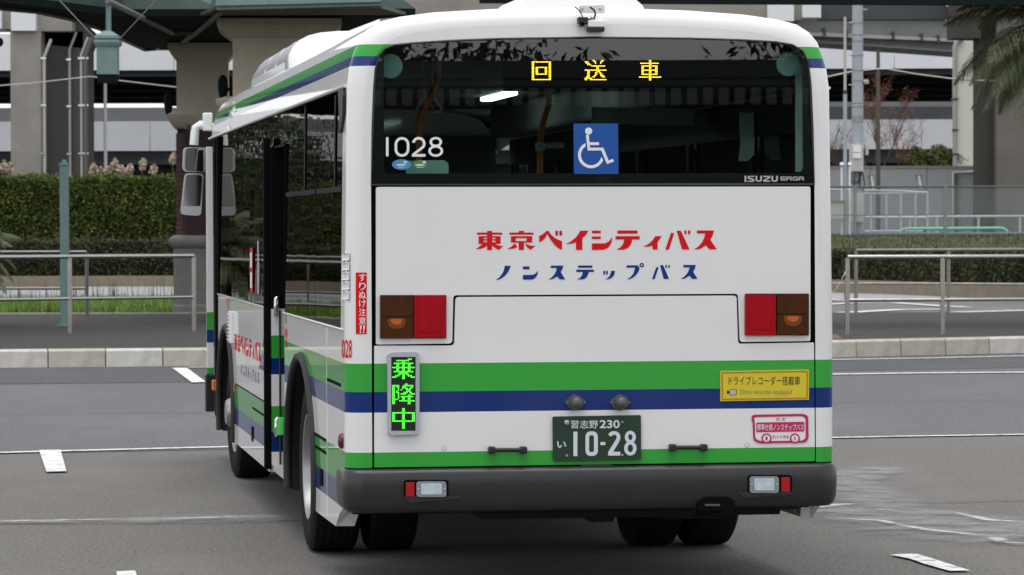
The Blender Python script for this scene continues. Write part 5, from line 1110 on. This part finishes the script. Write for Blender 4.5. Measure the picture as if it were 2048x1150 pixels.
part('cross_beam', 146, 700, -60, 20, .5, 3, CONCD); part('cross_beam', 760, 1534, -80, 45, .3, 3, CONC)
part('girder_end', 1535, 1587, 2, 45, -.3, 2, PALE); part('girder_end', 1604, 1641, 2, 38, -.3, 2, PALE); part('girder_web', 1587, 1604, 2, 42, 0, 2, CONC)
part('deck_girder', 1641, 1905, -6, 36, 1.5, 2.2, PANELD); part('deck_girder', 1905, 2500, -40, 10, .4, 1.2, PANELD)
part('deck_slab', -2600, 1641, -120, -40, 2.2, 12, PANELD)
# right pier
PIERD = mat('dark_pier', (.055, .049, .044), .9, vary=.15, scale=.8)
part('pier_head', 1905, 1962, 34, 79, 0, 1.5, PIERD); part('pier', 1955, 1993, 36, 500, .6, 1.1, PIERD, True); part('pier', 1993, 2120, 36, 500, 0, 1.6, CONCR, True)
part('pier_shelf', 1905, 2120, 10, 36, -.1, 1.8, PIERD)
# white column and drain pipe beyond it
Zc = 122
wc = thing('concrete_column', 'pale cream column with a drain pipe behind the grey wall', 'column', (px_(1931, Zc), Zc, 1.0))
w2 = (33 / FPX * Zc) / 2; zt = zat(84, Zc) - 1.0
MB().box(-w2, w2, 0, .6, 0, zt).build('shaft', mat('cream_concrete', (.80, .78, .71), .8, vary=.05, scale=1), wc)
dpx = px_(1909, Zc) - px_(1931, Zc); MB().tube([(dpx, -.1, 0), (dpx, -.1, zat(95, Zc) - 1), (dpx + .1, -.1, zat(84, Zc) - 1), (dpx + .3, -.05, zat(80, Zc) - 1)], .085, 10).build('drain_pipe', mat('pipe_grey', (.42, .42, .40), .6, vary=.06), wc, smooth=60)
for py_ in (200, 262, 310): MB().box(dpx - .11, -w2 + .02, -.2, .0, zat(py_, Zc) - 1.04, zat(py_, Zc) - .98).build('pipe_clip', CHROME, wc)
# pipes on the left pier
for xa, m_, r_, dy in ((91.5, 'pipe_grey', .055, -.1), (135, 'pipe_grey', .045, .8), (165, 'pipe_grey', .045, -.05), (174, 'dark_pipe', .085, -.1)):
    mm = mat('dark_pipe', (.10, .095, .09), .6, vary=.1) if m_ == 'dark_pipe' else MATS['pipe_grey']; top = 112 if xa < 100 else (95 if xa < 140 else 108)
    o = MB().tube([(px_(xa, Zp), dy, 0), (px_(xa, Zp), dy, zat(top, Zp)), (px_(xa + 14, Zp), dy, zat(top - 35, Zp))], r_, 8).build('drain_pipe', mm, nv, smooth=60)
    for py_ in (115, 209, 305): MB().box(px_(xa, Zp) - r_ - .06, px_(xa, Zp) + r_ + .01, dy - .07, dy + .06, zat(py_, Zp) - .03, zat(py_, Zp) + .03).build('pipe_clip', CHROME, o)
# curved ramp on the right with pale service pipe
Zr = 128
rp_ = thing('viaduct', 'curved grey green ramp girder with a pale pipe high on the right', 'viaduct', (0, Zr, 0))
def strip(name, top, bot, m, dy, dep):
    b = MB(); rs = []
    for x, yt, yb in zip((1560, 1640, 1750, 1850, 1905, 1990, 2150), top, bot):
        rs.append([Vector((px_(x, Zr), dy, zat(yb, Zr))), Vector((px_(x, Zr), dy, zat(yt, Zr))), Vector((px_(x, Zr), dy + dep, zat(yt, Zr))), Vector((px_(x, Zr), dy + dep, zat(yb, Zr)))])
    b.loft(rs, caps=True); return b.build(name, m, rp_, smooth=20)
strip('fascia', (36, 37, 39, 42, 44, 48, 56), (80, 84, 92, 99, 103, 110, 122), GIRDG, 0, 3)
strip('kerb_edge', (32, 33, 36, 39, 41.5, 45, 53), (36, 37, 39, 42, 44, 48, 56), PALE, -.1, .4)
strip('service_pipe', (66, 68, 73, 78, 81, 86, 96), (73, 75.5, 80, 84, 87, 92, 102), mat('service_pipe', (.42, .41, .40), .6, vary=.06), -.3, .25)
for x, y in ((1648, 60), (1692, 64), (1785, 68), (1842, 72), (1875, 75)): MB().box(px_(x, Zr) - .05, px_(x, Zr) + .05, -.35, .02, zat(y + 14, Zr), zat(y - 2, Zr)).build('pipe_hanger', PANELD, rp_)
strip('lower_flange', (80, 84, 92, 99, 103, 110, 122), (84, 88, 96, 103, 107, 114, 126), GIRDG, -.2, 3.4)

# ================================================================== RIGHT SIDE: WALL, POLES, FENCE
BZ = 1.52
Zw = 119
wl = thing('boundary_wall', 'plain pale grey concrete wall with coping behind the wire fence', 'wall', (px_(1060, Zw), Zw, BZ))
wx0 = px_(1060, Zw); hW = zat(338, Zw) - BZ; x = 0.0; L = px_(1960, Zw) - wx0
while x < L:
    MB().box(x + .01, min(x + 2.0, L) - .01, 0, .2, -.02, hW).build('wall_panel', mat('wall_grey', (.33, .33, .35), .85, vary=.06, scale=.7, dirt=((.22, .21, .20), .5, .5)), wl); x += 2.0
MB().box(0, L, -.04, .24, hW + .002, hW + .07).build('coping', mat('coping_grey', (.24, .24, .24), .8, vary=.1), wl)
for xa in (1745, 1840): xx = px_(xa, Zw) - wx0; MB().tube([(xx - .05, -.06, zat(352, Zw) - BZ), (xx + .03, -.06, zat(380, Zw) - BZ)], .045, 8).build('weep_pipe', DECALW, wl); MB().box(xx - .15, xx + .02, -.12, 0, zat(353, Zw) - BZ, zat(351, Zw) - BZ).build('pipe_hood', GR, wl)
MB().tube([(px_(1906, Zw) - wx0, -.1, 0), (px_(1906, Zw) - wx0, -.1, zat(347, Zw) - BZ), (px_(1950, Zw) - wx0, -.1, zat(346, Zw) - BZ)], .05, 8).build('wall_pipe', MATS['pipe_grey'], wl, smooth=60)
MB().tube([(px_(1912, Zw) - wx0, -.1, 0), (px_(1912, Zw) - wx0, -.1, zat(352, Zw) - BZ)], .04, 8).build('wall_pipe', MATS['dark_pipe'], wl, smooth=60)

def pole(name, label, xc, Z, wpx, ytop, m, base=BZ, taper=.85):
    t = thing(name, label, 'pole', (px_(xc, Z), Z, base)); r = wpx / FPX * Z / 2; MB().tube([(0, 0, -.05), (0, 0, zat(ytop, Z) - base)], [r, r * taper], 16).build('shaft', m, t, smooth=60); return t
POLEM = mat('pole_bluegrey', (.34, .375, .41), .6, vary=.06, scale=2)
Zu = 101
up = pole('utility_pole', 'thick pale blue grey utility pole carrying meter boxes', 1715.5, Zu, 25, -60, POLEM, BZ, .82)
def ubox(name, xa, xb, ya, yb, m, d0=-.45, d1=-.17, b=.01, par=up): return obox(name, px_(xa, Zu) - px_(1715.5, Zu), px_(xb, Zu) - px_(1715.5, Zu), d0, d1, zat(yb, Zu) - BZ, zat(ya, Zu) - BZ, m, par, b)
BOXM = mat('box_cream', (.50, .49, .45), .6, vary=.05, scale=4)
mb = ubox('meter_box', 1697, 1724, 291, 345, BOXM); ubox('box_louvre', 1703, 1719, 294, 307, DECALW, -.49, -.452, .005, mb); ubox('box_louvre', 1703, 1719, 308.5, 319, DECALW, -.49, -.452, .005, mb)
ubox('side_meter', 1730, 1736, 293, 312, BOXM, -.2, .1)
for xa, xb, ya, yb in ((1701, 1725, 388, 446),): ubox('lower_box', xa, xb, ya, yb, BOXM)
for k, pts in enumerate(([(1703, 346), (1702, 368), (1716, 366), (1722, 346)], [(1724, 346), (1728, 370), (1724, 385)], [(1718, 346), (1719, 380)], [(1708, 346), (1706, 375), (1712, 386)])):
    MB().tube([(px_(x, Zu) - px_(1715.5, Zu), -.22, zat(y, Zu) - BZ) for x, y in pts], .022, 6).build('cable', BLACKM, up, smooth=60)
for py_ in (48, 72, 84, 113, 143, 163, 208, 215, 235, 240, 245): MB().lathe([(.19, -.012), (.195, 0), (.19, .012)], 16, (0, 0, zat(py_, Zu) - BZ)).build('pole_band', GR, up)
for py_, s_ in ((22, 1), (48, -1), (112, -1), (140, 1), (165, 1), (172, -1)): MB().tube([(0, -.1, zat(py_, Zu) - BZ), (s_ * .28, -.1, zat(py_, Zu) - BZ)], .02, 6).build('step_bolt', GR, up)
ubox('pole_bracket', 1727, 1737, 161, 170, MATS['pipe_grey'], -.1, .1, .01)
tp = pole('thin_pole', 'slender two tone pole beside the thick utility pole', 1690.5, Zu - 1, 7.5, 186, POLEM, BZ, 1.0)
MB().tube([(0, 0, zat(186, Zu - 1) - BZ), (0, 0, zat(36, Zu - 1) - BZ)], .042, 10).build('upper_shaft', mat('pole_pink', (.46, .41, .37), .6, vary=.05), tp, smooth=60)
MB().lathe([(.06, -.05), (.065, 0), (.045, .05)], 12, (0, 0, zat(186, Zu - 1) - BZ)).build('joint_collar', BLACKM, tp)
lb = obox('pole_box', px_(1660, 100) - px_(1690.5, 100), px_(1686, 100) - px_(1690.5, 100), -.3, .1, zat(440, 100) - BZ, zat(405, 100) - BZ, BOXM, tp, .01); obox('box_roof', px_(1658, 100) - px_(1690.5, 100), px_(1690, 100) - px_(1690.5, 100), -.35, .15, zat(405, 100) - BZ, zat(402.5, 100) - BZ, GR, tp)
for xa in (1683, 1699): MB().tube([(px_(xa, 100) - px_(1690.5, 100), -.1, 0), (px_(xa, 100) - px_(1690.5, 100), -.1, zat(335, 100) - BZ)], .028, 8).build('conduit', DECALW, tp, smooth=60); MB().lathe([(0, .06), (.055, .03), (.06, -.03), (0, -.05)], 10, (px_(xa, 100) - px_(1690.5, 100), -.12, zat(330, 100) - BZ)).build('floodlight', DECALW, tp, smooth=60)
pole('wooden_pole', 'old dark wooden pole in front of the reddish bare tree', 1756.5, 112, 9.5, 102, mat('old_wood', (.095, .08, .065), .9, vary=.25, scale=5, stretch=(1, 1, .1)), BZ, .75)
pole('lamp_pole', 'plain white lamp pole rising behind the tall hedge', 212, 118, 8, 160, mat('white_pole', (.55, .55, .56), .5, vary=.04), 0, .8)
# overhead cable
tag(MB().tube([D(x, y, 104) for x, y in ((1560, 165), (1650, 155), (1700, 144), (1752, 138), (1775, 138), (1830, 148), (1900, 157), (1952, 161), (2100, 166))], .03, 6).build('overhead_cable', GR, None, smooth=60), 'sagging cable strung past the utility pole', 'cable')
tag(MB().tube([D(x, y, 112) for x, y in ((-80, 178), (0, 171), (60, 167), (180, 153), (230, 160), (350, 174), (420, 180))], .02, 6).build('overhead_cable', MATS['pipe_grey'], None, smooth=60), 'thin pale cable strung past the lamp pole and brick pillar', 'cable')

# wire mesh fence
Zf = 98.2; FG = mat('fence_green', (.20, .25, .23), .5, .2, vary=.1, scale=4); FW_ = mat('fence_wire', (.30, .34, .33), .5, .4, vary=.1)
fz0, fz1 = BZ, zat(375.5, Zf); fe = thing('wire_fence', 'tall wire mesh fence with green posts on top of the grass bank', 'fence', (px_(1150, Zf), Zf, BZ)); fo = px_(1150, Zf)
MB().tube([(0, 0, fz1 - BZ), (px_(2200, Zf) - fo, 0, fz1 - BZ)], .028, 8).build('top_rail', mat('fence_dark', (.07, .09, .085), .6, vary=.1), fe); MB().tube([(0, 0, .03), (px_(2200, Zf) - fo, 0, .03)], .018, 8).build('bottom_rail', MATS['fence_dark'], fe)
MB().tube([(0, 0, zat(432, Zf) - BZ), (px_(2200, Zf) - fo, 0, zat(432, Zf) - BZ)], .010, 6).build('middle_wire', MATS['fence_dark'], fe)
for xa in (1168, 1348, 1529, 1710, 1891, 2072): xx = px_(xa, Zf) - fo; MB().tube([(xx, 0, -.05), (xx, 0, fz1 - BZ + .02)], .05, 10).build('post', FG, fe, smooth=60)
wm = MB(); Lx = px_(2200, Zf) - fo; Hh = fz1 - BZ; st_ = .085; k = -Hh
def wire(ax, az, bx, bz, y): 
    d = Vector((bx - ax, bz - az)).normalized(); n_ = Vector((-d.y, d.x)) * .0042; wm.add([(ax + n_.x, y, az + n_.y), (bx + n_.x, y, bz + n_.y), (bx - n_.x, y, bz - n_.y), (ax - n_.x, y, az - n_.y)], [(0, 1, 2, 3)])
while k < Lx:
    a0, a1 = max(0, k), min(Lx, k + Hh)
    if a1 > a0: wire(a0, a0 - k, a1, a1 - k, .012); wire(a0, Hh - (a0 - k), a1, Hh - (a1 - k), .018)
    k += st_
o = wm.build('wire_mesh', FW_, fe, fix=False); o['kind'] = 'stuff'
# silver gate frame, white rail and mint pipe behind the fence
Zg = 106; GATE = mat('gate_silver', (.48, .51, .54), .5, .3, vary=.06)
gx = px_(1727, Zg); gt = thing('mesh_gate', 'silver framed mesh gate behind the wire fence', 'gate', (gx, Zg, BZ))
def gbar(xa, ya, xb, yb, r=.03, nm='bar'): MB().tube([(px_(xa, Zg) - gx, 0, zat(ya, Zg) - BZ), (px_(xb, Zg) - gx, 0, zat(yb, Zg) - BZ)], r, 8).build(nm, GATE, gt, smooth=60)
gbar(1640, 380, 1720, 382); gbar(1720, 382, 1800, 384, .025); gbar(1800, 384, 1855, 387, .03); gbar(1720, 389, 1855, 388, .025); gbar(1730, 436, 1855, 437, .03); gbar(1730, 464, 1855, 464, .03)
for xa in (1742, 1773, 1802, 1831, 1855): gbar(xa, 387, xa, 467, .033, 'upright')
gm = MB().plate([[(px_(1727, Zg) - gx, zat(466, Zg) - BZ), (px_(1855, Zg) - gx, zat(466, Zg) - BZ), (px_(1855, Zg) - gx, zat(388, Zg) - BZ), (px_(1727, Zg) - gx, zat(388, Zg) - BZ)]], lambda x, z: (x, .04, z)).build('mesh_infill', glassmat('mesh_haze', (.86, .87, .88), 1.12, .5), gt)
Zh = 110; wr = thing('low_railing', 'low pale railing behind the mesh gate', 'railing', (px_(1735, Zh), Zh, BZ))
MB().tube([(0, 0, zat(436, Zh) - BZ), (px_(2200, Zh) - px_(1735, Zh), 0, zat(434, Zh) - BZ)], .04, 8).build('rail', GATE, wr)
for xa in (1820, 1874, 1957, 2040): MB().tube([(px_(xa, Zh) - px_(1735, Zh), 0, -.02), (px_(xa, Zh) - px_(1735, Zh), 0, zat(435, Zh) - BZ)], .04, 8).build('post', GATE, wr)
Zm = 102; MINT = mat('mint_paint', (.16, .55, .36), .45, vary=.06)
mp_ = thing('mint_pipe', 'bright mint green bent handrail low behind the wire fence', 'railing', (px_(1800, Zm), Zm, BZ)); xo = px_(1800, Zm)
MB().tube([(px_(x, Zm) - xo, 0, zat(y, Zm) - BZ) for x, y in ((1799, 474), (1801, 465), (1807, 461), (1814, 459.5), (2003, 458.5), (2010, 461), (2014, 465), (2016, 474))], .045, 8).build('pipe', MINT, mp_, smooth=60)
for xa in (1850, 1960): MB().box(px_(xa, Zm) - xo - .05, px_(xa, Zm) - xo + .05, -.05, .05, 0, zat(462, Zm) - BZ).build('clamp', mat('clamp_blue', (.04, .07, .16), .6, vary=.1), mp_)
bp_ = thing('blue_pipe', 'blue grey pipe with dome caps along the fence foot', 'pipe', (px_(1640, Zm), Zm - 1.5, BZ)); MB().tube([(0, 0, .06), (px_(2200, Zm) - px_(1640, Zm), 0, .06)], .05, 8).build('pipe', mat('pipe_blue', (.11, .14, .18), .6, vary=.15), bp_, smooth=60)
for xa in (1701, 1875, 2045): MB().lathe([(0, .1), (.09, .07), (.14, -.02), (.14, -.15)], 14, (px_(xa, Zm) - px_(1640, Zm), -.2, .06)).build('dome_cap', MATS['clamp_blue'], bp_, smooth=60)

# ================================================================== TREES
BARK = mat('bark', (.085, .065, .055), .95, vary=.3, scale=10, bump=.5, bscale=30)
def branch_tree(name, label, x, y, z, h, seed, spread, tw, levels=5, leaf=None, leafn=0, ls=.05, start=.3, lean=0):
    rng = random.Random(seed); t = thing(name, label, 'tree', (x, y, z)); tr = MB(); b = MB(); tips = []
    def grow(p, d, l, r, lev):
        pts = [p]; q_ = p; n = 4
        for i in range(n): d = (d + Vector((rng.uniform(-.14, .14), rng.uniform(-.14, .14), rng.uniform(-.02, .12)))).normalized(); q_ = q_ + d * l / n; pts.append(q_)
        (tr if lev == 0 else b).tube(pts, [r * (1 - .45 * i / n) for i in range(n + 1)], 6 if lev < 2 else 4, caps=lev == 0)
        if lev >= levels - 2: tips.extend(pts[1:])
        if lev < levels:
            for k in range(rng.choice((3, 3, 4)) if lev else 5):
                u = rng.uniform(start, 1) if lev == 0 else rng.uniform(.25, 1); j = min(int(u * n), n - 1); s0 = pts[j].lerp(pts[j + 1], u * n - j); az = rng.uniform(0, 6.283); e = (d + Vector((math.cos(az), math.sin(az), .25)) * spread).normalized(); grow(s0, e, l * rng.uniform(.5, .72), r * .5, lev + 1)
    grow(Vector((0, 0, -.05)), Vector((lean, 0, 1)).normalized(), h * .55, tw, 0)
    tr.build('trunk', BARK, t, smooth=60); cr = b.build('crown', BARK if leaf is None else MATS.get(leaf + '_twig', BARK), t, fix=False)
    if leafn:
        T = np.array([tuple(p) for p in tips]); leaves(T[RNG.integers(0, len(T), leafn)] + RNG.normal(0, .06, (leafn, 3)), ls, 'foliage', MATS[leaf], t)
    return t
mat('red_leaf_twig', (.16, .075, .06), .9, vary=.3, scale=6); leafmat('red_leaf', (.20, .06, .045), (.34, .13, .08), (.36, .22, .10))
q_ = D(1768, 375, 122); branch_tree('bare_tree', 'nearly bare tree with reddish twigs behind the grey wall', q_.x, q_.y, BZ, zat(160, 122) - BZ, 21, .62, .07, 5, 'red_leaf', 1700, .034, .25)
q_ = D(1672, 375, 123); branch_tree('bare_tree', 'small leafless grey tree half hidden by the bus flank', q_.x, q_.y, BZ, 4.6, 8, .5, .05, 4)
BUSHM = leafmat('bush_leaf', (.05, .07, .02), (.16, .17, .05), (.28, .24, .08))
q_ = D(1868, 345, 122.5); bt = thing('bush', 'yellow green bush rising over the grey wall beside the cream column', 'bush', (q_.x, q_.y, BZ)); n = 9000
u = RNG.normal(size=(n, 3)); u /= np.linalg.norm(u, axis=1)[:, None]; r_ = RNG.random((n, 1)) ** .4; P = u * r_ * np.array([1.25, .7, .62]) * (1 + .25 * np.sin(u[:, :1] * 9 + u[:, 2:] * 7)) + np.array([0, 0, zat(328, 122.5) - BZ - .05])
leaves(P, .06, 'foliage', BUSHM, bt)
bs = MB()
for k in range(7): bs.tube([(0, 0, 0), (random.uniform(-.4, .4), random.uniform(-.2, .2), 1.3), (random.uniform(-1, 1), random.uniform(-.4, .4), 2.3)], [.05, .035, .015], 5)
bs.build('stems', BARK, bt)

# invented evergreens out of view on the left, darkening the bus window reflections
leafmat('evergreen_leaf', (.020, .032, .010), (.055, .075, .025), (.10, .11, .04))
for i, (x_, y_, h) in enumerate(((-19.5, 96, 6.2), (-23.5, 93, 7.6), (-27.2, 97, 6.4), (-31, 92, 8.2), (-35, 96, 7.0))):
    rng = random.Random(90 + i); t = thing('added_evergreen', 'rounded evergreen added out of view to darken the bus window reflections', 'tree', (x_, y_, 0), 0, 'evergreens added for the window reflections')
    tr = MB(); tr.tube([(0, 0, -.05), (.1, 0, h * .4), (0, .1, h * .85)], [.18, .13, .04], 8); P = []
    for k in range(22):
        u = rng.uniform(.22, .95); az = rng.uniform(0, 6.283); l = rng.uniform(.5, 1.0) * 1.9 * math.sin(math.pi * min(1, u * .9 + .1)) + .2; a_ = Vector((0, 0, h * u * .9)); b2 = a_ + Vector((math.cos(az) * l, math.sin(az) * l, l * .35)); tr.tube([a_, b2], [.04, .012], 5)
        P.append(np.array(b2) + RNG.normal(size=(320, 3)) * np.array([.42, .42, .36]))
    tr.build('trunk', BARK, t); leaves(np.concatenate(P), .09, 'crown', MATS['evergreen_leaf'], t, .5)

# ================================================================== BEHIND THE CAMERA (seen mirrored in the rear window)
BD = Vector((math.sin(math.radians(19.5)), -math.cos(math.radians(19.5)), 0)); BS = Vector((BD.y * -1, BD.x, 0))
o0 = Vector((.4, 17, 0)) + BD * 44; ang = math.atan2(BS.y, BS.x)
sh = thing('waiting_shelter', 'long open waiting shelter with a ribbed pale fascia', 'shelter', o0, ang)
SHD = mat('shelter_dark', (.045, .047, .05), .7, vary=.15, scale=2); SHF = mat('shelter_fascia', (.15, .155, .15), .6, vary=.08, scale=2)
MB().box(-28, 28, -3.4, 3.4, 4.38, 4.68).build('roof', SHD, sh); MB().box(-28, 28, 3.35, 3.45, 4.24, 4.34).build('fascia_beam', SHD, sh); MB().box(-28, 28, -3.4, -3.2, 3.4, 4.38).build('back_beam', SHD, sh)
proto = None
for k in range(207):
    if proto is None: proto = MB().box(0, .17, 3.38, 3.46, 3.92, 4.20).build('fascia_panel', SHF, sh); o = proto
    else: o = proto.copy(); COL.objects.link(o); o.parent = sh
    o.location = (-28 + k * .27, 0, 0)
for k in range(9):
    for y_ in (-2.8, 2.8): MB().box(-26 + k * 6.5 - .14, -26 + k * 6.5 + .14, y_ - .14, y_ + .14, 0, 4.25).build('post', SHD, sh)
MB().box(-28, 28, -3.0, -2.9, 0, 4.38).build('back_wall', SHD, sh)
leafmat('pine_leaf', (.012, .020, .009), (.035, .050, .020))
for i, (s_, d_, h) in enumerate(((-9.5, 8, 12.5), (-4.6, 12, 10.5), (-13, 14, 12), (5.4, 16, 9.2), (9, 12, 10.5), (12.5, 17, 12), (-18, 10, 12), (18, 13, 11))):
    p = o0 + BD * d_ + BS * s_; rng = random.Random(50 + i)
    t = thing('pine_tree', 'dark spreading pine tree standing behind the waiting shelter', 'tree', p, 0, 'pines behind the waiting shelter')
    tr = MB(); tr.tube([(0, 0, -.05), (.15, .1, h * .4), (-.1, .1, h * .75), (.1, 0, h * .95)], [.28, .22, .14, .05], 8); P = []
    for k in range(26):
        u = rng.uniform(.38, 1); az = rng.uniform(0, 6.283); l = (1.05 - u) * h * .42 + .6; a_ = Vector((0, 0, h * u)); b2 = a_ + Vector((math.cos(az) * l, math.sin(az) * l, l * rng.uniform(-.05, .3))); tr.tube([a_, a_.lerp(b2, .5) + Vector((0, 0, .1)), b2], [.07, .045, .02], 5)
        m_ = 260; c = np.array(b2.lerp(a_, .25)); P.append(c + RNG.normal(size=(m_, 3)) * np.array([.42 * l * .8, .42 * l * .8, .16 + .06 * l]))
    tr.build('trunk', BARK, t); leaves(np.concatenate(P), .16, 'crown', MATS['pine_leaf'], t, .35)
